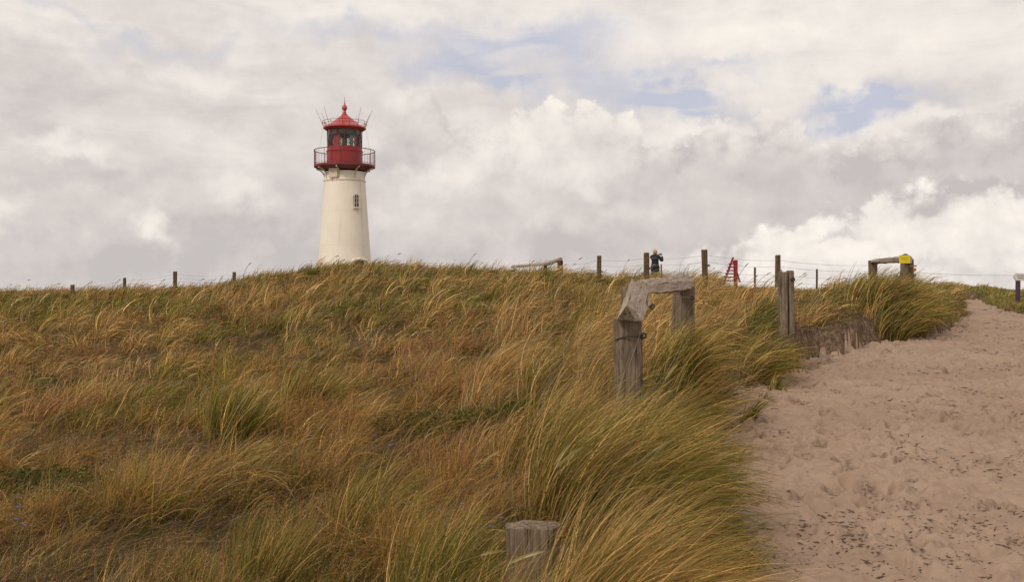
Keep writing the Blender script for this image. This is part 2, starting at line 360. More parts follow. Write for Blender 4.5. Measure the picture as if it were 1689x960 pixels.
def path_sd(x, y):
    """signed distance to the sandy path: >0 outside it (in the grass)"""
    best = np.full(x.shape, 1e9); inside = np.zeros(x.shape, bool); n_ = len(POLY)
    for k in range(n_):
        ax, ay = POLY[k]; bx, by = POLY[(k+1) % n_]
        ex, ey = bx-ax, by-ay; t = np.clip(((x-ax)*ex + (y-ay)*ey) / (ex*ex+ey*ey), 0, 1)
        best = np.minimum(best, (x-ax-t*ex)**2 + (y-ay-t*ey)**2)
        cond = (ay > y) != (by > y)
        if ey != 0: inside ^= cond & (x < ax + (y-ay) / ey * ex)
    s = np.sqrt(best); s = np.where(inside, -s, s)
    return s + (fbm(x, y, 1.3, 3, .55, 77) - .5) * .80 + (fbm(x, y, 5.5, 3, .6, 57) - .5) * .16
# trampled sand raster
RX0, RX1, RY0, RY1, RS = .0, 13.0, 3.0, 24.0, .016
rx = np.arange(RX0, RX1, RS); ry = np.arange(RY0, RY1, RS)
GX, GY = np.meshgrid(rx, ry)
SH = (fbm(GX, GY, 1.5, 3, .5, 3) - .5) * .13
rip = fbm(GX, GY * 1.35, 4.2, 4, .5, 9); SH += (np.abs(rip - .5) * -.22 + .03) + (fbm(GX, GY, 11, 3, .5, 5) - .5) * .016
DAMP = np.zeros_like(SH)
def stamp(cx, cy, a, lx, ly, dep, damp):
    r_ = lx * 1.9; i0 = int((cy - r_ - RY0) / RS); i1 = int((cy + r_ - RY0) / RS); j0 = int((cx - r_ - RX0) / RS); j1 = int((cx + r_ - RX0) / RS)
    if i0 < 0 or j0 < 0 or i1 >= len(ry) or j1 >= len(rx): return
    gx = GX[i0:i1, j0:j1] - cx; gy = GY[i0:i1, j0:j1] - cy
    u = (gx * math.cos(a) + gy * math.sin(a)) / lx; v = (-gx * math.sin(a) + gy * math.cos(a)) / ly
    q = np.sqrt(u*u + v*v) + (fbm(gx + cx, gy + cy, 14, 2, .5, 2) - .5) * .5
    SH[i0:i1, j0:j1] += -dep * (1 - sst(q, .45, 1.0)) + dep * .55 * np.exp(-((q - 1.2) / .28) ** 2)
    DAMP[i0:i1, j0:j1] = np.maximum(DAMP[i0:i1, j0:j1], damp * (1 - sst(q, .5, 1.05)))
for k in range(3200):
    cy = 3.3 + 20.4 * random.random() ** 1.2; cx = random.uniform(.4, 12.7)
    heading = random.gauss(math.atan2(2.2, 1.0), .6)
    lx = random.uniform(.10, .17); dep = random.uniform(.012, .040)
    stamp(cx, cy, heading, lx, lx * random.uniform(.4, .75), dep, random.choice([0, 0, 0, 0, .4, .9]))
def sand_h(x, y):
    z = np.interp(y, [-10, 4, 8, 13.5, 20, 28, 36, 60], [-.1, -.04, .15, .40, .66, .98, 1.16, 1.2])
    i = np.clip((y - RY0) / RS, 0, len(ry) - 1.01); j = np.clip((x - RX0) / RS, 0, len(rx) - 1.01)
    i0 = i.astype(int); j0 = j.astype(int); fi = i - i0; fj = j - j0
    v = (SH[i0, j0] * (1-fj) + SH[i0, j0+1] * fj) * (1-fi) + (SH[i0+1, j0] * (1-fj) + SH[i0+1, j0+1] * fj) * fi
    inr = (x > RX0) & (x < RX1) & (y > RY0) & (y < RY1)
    v = np.where(inr, v, (fbm(x, y, 1.5, 4, .55, 3) - .5) * .12)
    dm = np.where(inr, DAMP[i0, j0], 0)
    return z + v, dm
def ground_full(x, y):
    s = path_sd(x, y)
    zs, dm = sand_h(x, y); zg = grassland(x, y)
    bw = .22 + .5 * sst(fbm(x, y, .6, 2, .5, 15), .45, .65)
    pp = CX + F * x / np.maximum(y, 1); bw = bw * (1 - .6 * sst(pp, 1250, 1300) * (1 - sst(pp, 1430, 1480)))
    t = sst(s, .0, 1.0 * bw)
    zs2 = zs + .10 * sst(-s, -.9, 0.0) ** 2                     # sand drifts up towards the bank
    z = zs2 * (1 - t) + np.maximum(zg, zs2 + .02) * t
    lip = t * (1 - t) * 4 * ((fbm(x, y, 7, 4, .6, 41) - .5) * .30 + (np.abs(fbm(x, y, 3.2, 3, .5, 43) - .5) - .1) * .5)
    return z + lip, s, dm
def ground(x, y): return ground_full(np.asarray(x, float), np.asarray(y, float))[0]
def gz1(x, y): return float(ground(np.array([x]), np.array([y]))[0])

def np_mesh(name, V, Q, mat, smooth=True, cols=None, attrs=None):
    me = bpy.data.meshes.new(name); nv = len(V); nq = len(Q); k = Q.shape[1]
    me.vertices.add(nv); me.vertices.foreach_set('co', np.ascontiguousarray(V, np.float32).ravel())
    me.loops.add(nq * k); me.loops.foreach_set('vertex_index', np.ascontiguousarray(Q, np.int32).ravel())
    me.polygons.add(nq); me.polygons.foreach_set('loop_start', np.arange(0, nq * k, k, dtype=np.int32))
    if smooth: me.polygons.foreach_set('use_smooth', np.ones(nq, bool))
    me.update(calc_edges=True)
    if cols is not None:
        a = me.color_attributes.new('Col', 'FLOAT_COLOR', 'POINT')
        c4 = np.ones((nv, 4), np.float32); c4[:, :3] = cols; a.data.foreach_set('color', c4.ravel())
    for kx, v in (attrs or {}).items():
        a = me.attributes.new(kx, 'FLOAT', 'POINT'); a.data.foreach_set('value', v.astype(np.float32))
    me.materials.append(mat)
    o = bpy.data.objects.new(name, me); COL.objects.link(o); return o
# one sheet of ground, finer where it is near
ucol = np.concatenate([np.linspace(-2.6, -.56, 60)[:-1], np.linspace(-.56, .0, 300)[:-1], np.linspace(0, .56, 560)[:-1], np.linspace(.56, 2.6, 60)])
yrow = np.concatenate([np.linspace(-2.4, 3.2, 40)[:-1], np.linspace(3.2, 12, 560)[:-1], 12 * np.exp(np.linspace(0, math.log(60 / 12), 380))[:-1], 60 * np.exp(np.linspace(0, math.log(9000 / 60), 60))])
YY, UU = np.meshgrid(yrow, ucol, indexing='ij'); XX = UU * (YY + 2.8)
zz, ss_, dmp = ground_full(XX.ravel(), YY.ravel())
V = np.stack([XX.ravel(), YY.ravel(), zz], 1)
nr, nc = YY.shape; ii = (np.arange(nr - 1)[:, None] * nc + np.arange(nc - 1)[None, :]).ravel()
Q = np.stack([ii, ii + 1, ii + nc + 1, ii + nc], 1)
fs = ss_[Q].mean(1)
def sub(name, mask, mat, attrs=None):
    q = Q[mask]; used, inv = np.unique(q, return_inverse=True)
    return np_mesh(name, V[used], inv.reshape(q.shape), mat, True, None, {k: v[used] for k, v in (attrs or {}).items()})
o = sub('ground', fs >= .02, soil_mat); o['kind'] = 'structure'
o = sub('sandy_path', fs < .02, sand_mat, {'damp': dmp}); o['kind'] = 'structure'

# ------------------------------------------------------------------ grass
def blades(root, L, az, th0, th1, wid, col, nseg, pw=1.3, tip=None, twist=None):
    n_ = len(L); t = np.linspace(0, 1, nseg + 1); P = np.zeros((n_, nseg + 1, 3)); P[:, 0] = root
    for k in range(nseg):
        tm = (t[k] + t[k+1]) / 2; th = th0 + th1 * tm ** pw; st = L / nseg
        P[:, k+1, 0] = P[:, k, 0] + st * np.sin(th) * np.sin(az); P[:, k+1, 1] = P[:, k, 1] + st * np.sin(th) * np.cos(az); P[:, k+1, 2] = P[:, k, 2] + st * np.cos(th)
    T = np.gradient(P, axis=1); T /= np.linalg.norm(T, axis=2, keepdims=True) + 1e-9
    if twist is None: twist = rng.uniform(0, math.pi, n_)
    ref = np.stack([np.cos(twist), np.sin(twist), np.full(n_, .25)], 1)[:, None, :]
    S = np.cross(T, np.broadcast_to(ref, T.shape)); S /= np.linalg.norm(S, axis=2, keepdims=True) + 1e-9
    prof = np.clip(1.0 - t ** 2.2, .12, 1) if tip is None else tip(t)
    W = (wid[:, None] * prof[None, :] / 2)[:, :, None]
    A = P - S * W; B = P + S * W
    V = np.stack([A, B], 2).reshape(-1, 3)
    base = np.arange(n_)[:, None] * (nseg + 1) * 2 + np.arange(nseg)[None, :] * 2
    Q = np.stack([base, base + 1, base + 3, base + 2], 2).reshape(-1, 4)
    C = np.repeat(col * np.array([.99, .98, 1.05]), (nseg + 1) * 2, axis=0)
    return V, Q, C, P[:, -1], T[:, -1]
def join(parts):
    Vs, Qs, Cs = [], [], []; o_ = 0
    for v, q, c in parts: Vs.append(v); Qs.append(q + o_); Cs.append(c); o_ += len(v)
    return np.concatenate(Vs), np.concatenate(Qs), np.concatenate(Cs)
def scatter(n_, d0, d1, pd=1.0, m0=-140, m1=1830):
    """points in the wedge of ground in front of the camera; pd: density falls as d^-pd"""
    e = 2 - pd; u = rng.random(n_); d = (d0 ** e + u * (d1 ** e - d0 ** e)) ** (1 / e) if abs(e) > 1e-6 else d0 * (d1 / d0) ** u
    px = rng.uniform(m0, m1, n_); return X(px, d), d, px
def cells(x, y, size, pull, seed=0):
    """pull points towards jittered cell centres: tussocks"""
    xi = np.floor(x / size).astype(np.int64); yi = np.floor(y / size).astype(np.int64)
    def h(k): return PERM[(xi * 7 + k * 31 + seed) & 255, (yi * 13 + k * 17 + seed * 3) & 255]
    cx = (xi + .5 + (h(1) - .5) * .9) * size; cy = (yi + .5 + (h(2) - .5) * .9) * size
    r = pull
    nx = cx + (x - (xi + .5) * size) * r; ny = cy + (y - (yi + .5) * size) * r
    return nx, ny, nx - cx, ny - cy, h(3), h(4), h(5)
STRAW = np.array([.60, .385, .125]); TAN = np.array([.40, .240, .085]); PINK = np.array([.40, .205, .100]); RUST = np.array([.36, .165, .055]); OLIVE = np.array([.225, .190, .032])
GREEN = np.array([.115, .150, .022]); GREY = np.array([.36, .27, .175]); GOLD = np.array([.46, .285, .05])
def mixc(a, b, t): return a * (1 - t[:, None]) + b * t[:, None]
def zone(x, y):
    """marram share, green share, brown share at a place"""
    p = CX + F * x / y
    big = fbm(x, y * .8, .35, 3, .5, 101); mid = fbm(x, y, 1.1, 3, .5, 131)
    nearpath = sst(p, 700, 960) * (1 - sst(y, 9, 20)) + sst(p, 1020, 1180)
    mar = np.clip(nearpath * .95 + sst(big, .50, .62) * .30 + sst(mid, .54, .64) * .40 + .25 * sst(y, 22, 34) + .02, 0, 1)
    mar = mar * (1 - .6 * (1 - sst(y, 5.2, 6.6)) * (1 - sst(p, 300, 620)))
    pyish = HY + F * (EYE - grassland(x, y) - .25) / y
    gr = sst(fbm(x, y * .7, .55, 3, .5, 171), .50, .70) * .6 + .20 * sst(mid, .5, .65)
    gr = gr + .8 * np.exp(-((p - 700) / 170) ** 2 - ((pyish - 490) / 17) ** 2) + .8 * np.exp(-((p - 80) / 180) ** 2 - ((pyish - 497) / 12) ** 2)
    gr = gr + .35 * (sst(p, 880, 1100)) * (1 - sst(y, 8, 14)) + .35 * sst(p, 1480, 1560)
    br = sst(fbm(x, y * .8, .4, 3, .5, 211), .42, .60) * .8 + .6 * np.exp(-((p - 620) / 300) ** 2 - ((pyish - 560) / 40) ** 2)
    return np.clip(mar, 0, 1), np.clip(gr, 0, 1), np.clip(br, 0, 1), p
def hummock(x, y): return sst(fbm(x, y, 1.15, 3, .5, 611), .36, .62)
def lodw(w0, d, k=.75): return np.maximum(w0, k * d / 995.0)
WIND = math.pi / 2                                                   # azimuth from +Y towards +X
tip_pts = []
def marram(n_, d0, d1, pd, nseg, wk=.75):
    x, y, px = scatter(n_, d0, d1, pd)
    x, y, ox, oy, h3, h4, h5 = cells(x, y, .62, .62, 5)
    rr = np.hypot(ox, oy)
    mar, gr, br, p = zone(x, y); s = path_sd(x, y)
    keep = (rng.random(n_) < mar * (.30 + 1.1 * (h3 > .3)) * (1 - .85 * sst(rr, .10, .22)) * (.30 + .9 * hummock(x, y))) & (s > .06)
    bare = (p > 1285) & (p < 1440) & (y > 11.5) & (y < 19) & (s < .42)
    keep &= ~bare
    keep &= ~((p > 770) & (p < 890) & (y > 3.2) & (y < 4.25)) & ~((p > 985) & (p < 1070) & (y > 6.0) & (y < 7.3) & (rng.random(n_) < .6))
    keep &= ~((p > 1262) & (p < 1330) & (y > 10.5) & (y < 13.6) & (s < 1.0))
    x, y, ox, oy, h3, h4, h5, gr, br, p, s = [a[keep] for a in (x, y, ox, oy, h3, h4, h5, gr, br, p, s)]; k = len(x)
    z = ground(x, y) - .02
    L = (.42 + .42 * h4) * rng.uniform(.45, 1.2, k) * (1 - .30 * sst(y, 20, 34)) * (1 + .22 * sst(p, 760, 980) * (1 - sst(y, 8, 12)))
    L *= 1 + .22 * np.exp(-((p - 1480) / 90) ** 2 - ((y - 18.5) / 2.2) ** 2)
    L *= 1 - .55 * (sst(p, 1560, 1600) * sst(y, 22, 26))
    L *= 1 - .45 * (1 - sst(p, 640, 900)) * (1 - sst(y, 14, 22))
    L *= 1 - .55 * sst(p, 1165, 1190) * (1 - sst(p, 1340, 1380)) * sst(y, 17, 20)
    L *= 1 - .45 * (1 - sst(s, .1, 1.0)) * (1 - sst(y, 9, 12))
    L *= .65 + .5 * hummock(x, y)
    gust = fbm(x, y, .8, 2, .5, 301); g2 = fbm(x, y, 1.6, 2, .5, 331)
    az = WIND + rng.normal(0, .34, k) + np.clip(-oy * 2.2, -.7, .7) + (gust - .5) * 1.4 + (h5 - .5) * .5
    left = (1 - sst(p, 650, 950)) * (1 - .5 * sst(y, 16, 26)); az = az + left * ((fbm(x, y, .55, 2, .5, 701) - .5) * 3.2 + rng.normal(0, .35, k))
    th0 = np.clip(.05 + .25 * left + 1.9 * ox + (g2 - .45) * 1.0 + rng.normal(.05, .14, k), -.5, .8)
    th1 = np.clip(.45 + 1.5 * gust + .55 * h5 + rng.normal(0, .32, k), .1, 2.0)
    greenp = np.clip(gr * .9 + .12 + (h5 - .5) * .7, 0, 1)
    c = mixc(np.where(rng.random(k)[:, None] < .50, STRAW, TAN), OLIVE, (rng.random(k) < greenp * .75).astype(float))
    c = mixc(c, np.broadcast_to(GREEN, c.shape), (rng.random(k) < greenp * .42).astype(float))
    c = mixc(c, np.broadcast_to(GREY, c.shape), (rng.random(k) < .12).astype(float) * .8)
    c = c * rng.gamma(4.5, 1 / 4.5, (k, 1)) * (.70 + .6 * h4[:, None])
    wd = lodw(rng.uniform(.0016, .0036, k), y, wk)
    kink = rng.random(k) < .12; th1 = th1 + kink * rng.uniform(.4, 1.6, k)
    V, Q, C, T, D = blades(np.stack([x, y, z], 1), L, az, th0, th1, wd, c, nseg, np.where(kink, 4.5, 1.25))
    return V, Q, C
def tuft(px, d, n_, L0, rad, lean, bend, gp, nseg=8, smin=-.1):
    """one big tussock at a given spot"""
    cx_, cy_ = X(px, d), d; a = rng.uniform(0, 6.28, n_); r_ = rad * rng.random(n_) ** .7; x = cx_ + r_ * np.cos(a); y = cy_ + r_ * np.sin(a); s = path_sd(x, y)
    k_ = s > smin; x, y, a, r_ = x[k_], y[k_], a[k_], r_[k_]; k = len(x); z = ground(x, y) - .03
    az = WIND + rng.normal(0, .38, k) - np.sin(a) * .5 * r_ / rad; th0 = lean + .35 * np.cos(a) * r_ / rad + rng.normal(0, .12, k); th1 = bend + rng.normal(0, .30, k)
    c = mixc(np.where(rng.random(k)[:, None] < .6, STRAW, TAN), np.broadcast_to(OLIVE, (k, 3)), (rng.random(k) < gp).astype(float))
    c = mixc(c, np.broadcast_to(GREEN, c.shape), (rng.random(k) < gp * .45).astype(float)) * rng.gamma(5, 1 / 5, (k, 1))
    return blades(np.stack([x, y, z], 1), L0 * rng.uniform(.5, 1.15, k), az, th0, th1, lodw(rng.uniform(.0022, .0042, k), y, .8), c, nseg, 1.2)[:3]
P1 = [marram(150000, 2.6, 7.5, 1.1, 8, .62), marram(140000, 7.5, 15, 1.2, 6), marram(160000, 15, 28, 1.2, 5, .7), marram(160000, 28, 47, 1.3, 4, .65)]
P1 += [tuft(a_, b_, c_, d_, .07, .1, 1.0, .6, 6, -9) for a_, b_, c_, d_ in ((1225, 5.1, 90, .26), (1200, 5.9, 60, .22), (1188, 6.8, 110, .30), (1205, 7.9, 70, .24), (1232, 9.6, 120, .30), (1278, 11.6, 110, .26), (1262, 10.9, 50, .18), (1246, 4.6, 60, .2))]
P1 += [tuft(918, 3.8, 900, .92, .08, .25, 1.0, .2), tuft(905, 3.6, 350, .80, .07, .25, .9, .25), tuft(850, 3.4, 450, .52, .14, .2, .8, .4), tuft(985, 3.75, 1600, .85, .20, .5, 1.25, .2), tuft(790, 3.3, 500, .45, .14, .2, .9, .5), tuft(1000, 4.4, 1500, .75, .18, .45, 1.2, .45),
       tuft(1060, 5.1, 1200, .72, .18, .4, 1.3, .6), tuft(1070, 6.1, 1200, .72, .2, .35, 1.2, .7), tuft(1010, 5.6, 1300, .9, .2, .35, 1.1, .35), tuft(930, 5.2, 1100, .85, .2, .3, 1.1, .4),
       tuft(1015, 6.3, 350, .55, .2, .25, 1.1, .3), tuft(1062, 6.5, 400, .6, .2, .3, 1.1, .3), tuft(870, 6.6, 900, .8, .2, .3, 1.1, .35), tuft(1120, 9.3, 900, .8, .22, .3, 1.1, .4), tuft(1085, 9.4, 700, .7, .2, .3, 1.1, .4),
       tuft(1190, 10.2, 900, .8, .25, .4, 1.2, .5), tuft(1240, 12.4, 900, .85, .25, .4, 1.3, .45), tuft(1120, 8.6, 1000, .72, .2, .4, 1.3, .5), tuft(1090, 7.4, 1000, .72, .2, .4, 1.3, .6),
       tuft(590, 5.6, 700, .6, .16, .2, .9, .5), tuft(430, 5.0, 500, .5, .14, .1, .6, .55), tuft(700, 4.3, 800, .6, .16, .15, .8, .6), tuft(380, 9.0, 800, .6, .2, .1, .7, .6), tuft(500, 10.5, 800, .6, .22, .15, .8, .5),
       tuft(1470, 18.3, 1500, 1.0, .45, .2, 1.2, .5, 6), tuft(1520, 18.2, 1500, 1.0, .45, .3, 1.3, .6, 6), tuft(1545, 19.0, 1300, .95, .45, .35, 1.3, .75, 6), tuft(1430, 18.6, 1200, .95, .4, .2, 1.2, .4, 6)]
V_, Q_, C_ = join(P1)
o = np_mesh('marram_grass', V_, Q_, grass_mat, True, C_); o['kind'] = 'stuff'
o['label'] = 'long straw and green marram grass bent to the right by the wind'
print('marram quads', len(Q_))

def hair(n_, d0, d1, pd, nseg, wk=.6, pan=6):
    x, y, px = scatter(n_, d0, d1, pd)
    x, y, ox, oy, h3, h4, h5 = cells(x, y, .34, .70, 9)
    mar, gr, br, p = zone(x, y); s = path_sd(x, y)
    keep = (rng.random(n_) < (1.05 - mar * .70) * (.30 + .9 * h3) * (.42 + .8 * hummock(x, y))) & (s > .05)
    keep &= ~((p > 1285) & (p < 1440) & (y > 11.5) & (y < 19) & (s < .22))
    x, y, ox, oy, h3, h4, h5, gr, br, p, s = [a[keep] for a in (x, y, ox, oy, h3, h4, h5, gr, br, p, s)]; k = len(x)
    z = ground(x, y) - .01; gust = fbm(x, y, .8, 2, .5, 301)
    low = 1 - .22 * (1 - sst(y, 5.0, 6.5)) * (1 - sst(p, 350, 700))
    L = (.16 + .20 * h4) * rng.uniform(.5, 1.25, k) * low * (.55 + .75 * hummock(x, y))
    L *= 1 - .4 * sst(p, 1165, 1190) * (1 - sst(p, 1340, 1380)) * sst(y, 17, 20)
    L *= 1 - .35 * (sst(p, 1540, 1590) * sst(y, 21, 24))
    az = WIND + rng.normal(0, .8, k) + (gust - .5) * 1.6 + (h5 - .5) * 1.3 + (fbm(x, y, .55, 2, .5, 701) - .5) * 3.0 * (1 - sst(p, 650, 950))
    th0 = np.clip(rng.normal(.35, .35, k) + (h3 - .5) * .8 + 1.2 * ox, -.6, 1.0); th1 = np.clip(rng.normal(.9, .55, k), -.1, 2.0)
    c = mixc(np.broadcast_to(TAN, (k, 3)), np.broadcast_to(PINK, (k, 3)), br)
    c = mixc(c, np.broadcast_to(RUST, c.shape), (rng.random(k) < .06 + .28 * sst(fbm(x, y, .7, 3, .5, 511), .48, .66)).astype(float))
    c = mixc(c, np.broadcast_to(OLIVE, c.shape), (rng.random(k) < gr * .75 + .17).astype(float))
    c = mixc(c, np.broadcast_to(GREEN, c.shape), (rng.random(k) < gr * .45 + .03).astype(float))
    c = mixc(c, np.broadcast_to(GOLD, c.shape), (rng.random(k) < .14).astype(float))
    c = c * rng.gamma(5, 1 / 5, (k, 1)) * (.70 + .6 * h4[:, None])
    wd = lodw(rng.uniform(.0010, .0020, k), y, wk)
    V, Q, C, T, D = blades(np.stack([x, y, z], 1), L, az, th0, th1, wd, c, nseg, 1.2)
    parts = [(V, Q, C)]
    if pan:                                                     # airy panicles: tiny spikelets round the stem tips
        sel = np.where(rng.random(k) < .34)[0]; m_ = len(sel) * pan; idx = np.repeat(sel, pan)
        tt = rng.uniform(0, 1, m_)[:, None]
        pos = T[idx] - D[idx] * tt * .13 + rng.normal(0, 1, (m_, 3)) * (.006 + .020 * tt)
        cc = mixc(np.broadcast_to(np.array([.50, .30, .185]), (m_, 3)), np.broadcast_to(STRAW * .85, (m_, 3)), rng.random(m_) * .6) * rng.uniform(.7, 1.25, (m_, 1))
        v2, q2, c2, _, _ = blades(pos, rng.uniform(.006, .014, m_) * np.maximum(1, y[idx] / 9), rng.uniform(0, 6.28, m_), rng.uniform(.3, 2.2, m_), np.zeros(m_), lodw(rng.uniform(.0016, .003, m_), y[idx], .55), cc, 1, 1,
                                  tip=lambda t: np.array([1., .5]))
        parts.append((v2, q2, c2))
    return join(parts)
P2 = [hair(190000, 2.6, 7.5, 1.1, 4, .6, 7), hair(170000, 7.5, 15, 1.2, 4, .6, 4), hair(130000, 15, 28, 1.2, 3, .6, 2), hair(110000, 28, 47, 1.3, 2, .6, 0)]
V_, Q_, C_ = join(P2)
o = np_mesh('hair_grass', V_, Q_, grass_mat, True, C_); o['kind'] = 'stuff'
o['label'] = 'fine dry brownish pink grass with feathery tips covering the dune'
print('hair quads', len(Q_))
# flattened dead thatch between the tussocks
def thatch(n_, d0, d1, pd):
    x, y, px = scatter(n_, d0, d1, pd); s = path_sd(x, y); p = CX + F * x / y; k_ = (s > -.05 - .25 * rng.random(n_) ** 6) & ~((p > 1270) & (p < 1450) & (y > 11) & (y < 19.5) & (s < .6)); x, y = x[k_], y[k_]; k = len(x)
    z = ground(x, y) + rng.uniform(.0, .05, k)
    L = rng.uniform(.12, .42, k); az = WIND + rng.normal(0, 1.0, k); th0 = rng.normal(1.35, .22, k); th1 = rng.normal(.1, .35, k)
    c = mixc(np.broadcast_to(GREY * .75, (k, 3)), np.broadcast_to(TAN * .7, (k, 3)), rng.random(k)) * rng.uniform(.45, 1.2, (k, 1))
    return blades(np.stack([x, y, z], 1), L, az, th0, th1, lodw(rng.uniform(.0015, .0032, k), y, .6), c, 3)[:3]
V_, Q_, C_ = join([thatch(36000, 2.8, 9, 1.1), thatch(30000, 9, 26, 1.3)])
o = np_mesh('dead_thatch', V_, Q_, grass_mat, True, C_); o['kind'] = 'stuff'; o['label'] = 'flattened dead grey grass lying between the tussocks'
# marram flower spikes and small golden spikelets
def heads(spec, n_, d0, d1, pd, pz, L0, hl, hr, colr, lo=-100, hi=1650):
    x, y, px = scatter(n_, d0, d1, pd, lo, hi); mar, gr, br, p = zone(x, y); s = path_sd(x, y)
    k_ = (s > .1) & (rng.random(n_) < pz(mar, p)); x, y = x[k_], y[k_]; k = len(x); z = ground(x, y)
    L = L0 * rng.uniform(.75, 1.2, k); az = WIND + rng.normal(0, .45, k); th0 = rng.uniform(.05, .35, k); th1 = rng.uniform(.5, 1.25, k)
    c = np.broadcast_to(np.array(colr), (k, 3)) * rng.uniform(.75, 1.15, (k, 1))
    V1, Q1, C1, T, D = blades(np.stack([x, y, z], 1), L, az, th0, th1, lodw(np.full(k, .0018), y, .5), c * .75, 6, 1.2, tip=lambda t: np.ones_like(t))
    parts = [(V1, Q1, C1)]
    tp = lambda t: np.interp(t, [0, .12, .5, .85, 1], [.35, .9, 1, .7, .12])
    tha = np.arccos(np.clip(D[:, 2], -1, 1)); aza = np.arctan2(D[:, 0], D[:, 1]); hl_ = hl * rng.uniform(.7, 1.2, k)
    for q in range(3):                                          # three crossed ribs make a round spike
        v, qq, cc, _, _ = blades(T, hl_, aza, tha, np.full(k, .35), lodw(np.full(k, hr * 2), y, .9), c, 5, 1, tip=tp, twist=np.full(k, q * math.pi / 3))
        parts.append((v, qq, cc))
    return join(parts)
V_, Q_, C_ = join([heads(0, 150, 3.2, 12, 1.0, lambda m, p: m, .74, .12, .0055, (.50, .42, .17)), heads(0, 230, 12, 40, 1.2, lambda m, p: m, .68, .13, .0055, (.46, .38, .16))])
o = np_mesh('marram_flower_spikes', V_, Q_, grass_mat, True, C_); o['kind'] = 'stuff'; o['label'] = 'pale cream flower spikes nodding above the marram grass'
V_, Q_, C_ = join([heads(0, 2600, 3.2, 11, 1.0, lambda m, p: (1 - m * .8) * (.2 + .8 * (p > 380)), .33, .035, .0030, (.50, .30, .075), -100, 1000)])
o = np_mesh('golden_seed_heads', V_, Q_, grass_mat, True, C_); o['kind'] = 'stuff'; o['label'] = 'small golden seed heads scattered over the brown grass'
# low dark green leaf mats
def leafmat(px, py, d, rad, n_):
    cx_, cy_ = X(px, d), d; a = rng.uniform(0, 6.28, n_); r_ = rad * np.sqrt(rng.random(n_)) ; x = cx_ + r_ * np.cos(a) * 1.7; y = cy_ + r_ * np.sin(a)
    keep = fbm(x, y, 5, 2, .5, 7) > .42; x, y = x[keep], y[keep]; k = len(x); z = ground(x, y) + rng.uniform(.0, .16, k)
    c = mixc(np.broadcast_to(np.array([.045, .085, .014]), (k, 3)), np.broadcast_to(OLIVE, (k, 3)), rng.random(k) * .6) * rng.uniform(.6, 1.3, (k, 1))
    tp = lambda t: np.interp(t, [0, .5, 1], [.3, 1, .1])
    return blades(np.stack([x, y, z], 1), rng.uniform(.03, .07, k), rng.uniform(0, 6.28, k), rng.uniform(.2, 1.4, k), rng.uniform(0, .8, k), lodw(rng.uniform(.012, .022, k), y, .8), c, 3, 1, tip=tp)[:3]
V_, Q_, C_ = join([leafmat(810, 590, 9.2, .70, 3000), leafmat(920, 600, 9.0, .60, 3200), leafmat(60, 745, 6.9, .45, 2800), leafmat(20, 560, 12, .6, 3000),
                   leafmat(1215, 452, 27, 2.6, 6000), leafmat(1130, 448, 23, .9, 2500), leafmat(250, 510, 20, .7, 1500), leafmat(690, 480, 26, 1.6, 3000)])
o = np_mesh('creeping_leaf_mats', V_, Q_, grass_mat, True, C_); o['kind'] = 'stuff'; o['label'] = 'low dark green leafy patches growing among the grass'
# short turf on the far right bank
def turf(n_, m0, m1, d0, d1, cl):
    x, y, px = scatter(n_, d0, d1, 1.2, m0, m1); s = path_sd(x, y); k_ = s > .03; x, y = x[k_], y[k_]; k = len(x); z = ground(x, y) - .01
    c = mixc(np.broadcast_to(np.array([.20, .22, .035]), (k, 3)), np.broadcast_to(TAN, (k, 3)), (rng.random(k) < .30).astype(float)) * rng.uniform(.7, 1.3, (k, 1))
    return blades(np.stack([x, y, z], 1), rng.uniform(.05, .13, k), WIND + rng.normal(0, 1, k), rng.uniform(0, .5, k), rng.uniform(.2, 1.0, k), lodw(rng.uniform(.002, .003, k), y, .7), c, 2)[:3]
V_, Q_, C_ = turf(110000, 1540, 1840, 21, 50, 0)
o = np_mesh('short_turf', V_, Q_, grass_mat, True, C_); o['kind'] = 'stuff'; o['label'] = 'short yellow green turf beside the end of the sandy path'
# roots hanging from the eroded bank
def roots(n_):
    y = rng.uniform(9, 19, n_); x = np.interp(y, POLY[:, 1][1:14], POLY[:, 0][1:14]) + rng.uniform(-.9, .3, n_); s = path_sd(x, y)
    k_ = (s > .02) & (s < .34); x, y = x[k_], y[k_]; k = len(x); z = ground(x, y) + .015
    c = mixc(np.broadcast_to(np.array([.10, .065, .04]), (k, 3)), np.broadcast_to(GREY * .9, (k, 3)), rng.random(k)) * rng.uniform(.4, 1.2, (k, 1))
    return blades(np.stack([x, y, z], 1), rng.uniform(.05, .20, k), rng.normal(2.4, .9, k), rng.uniform(1.3, 2.0, k), rng.uniform(.3, 1.2, k), lodw(rng.uniform(.001, .003, k), y, .6), c, 4)[:3]
V_, Q_, C_ = roots(1500)
o = np_mesh('hanging_roots', V_, Q_, grass_mat, True, C_); o['kind'] = 'stuff'; o['label'] = 'dead roots and stems hanging from the eroded sand bank'
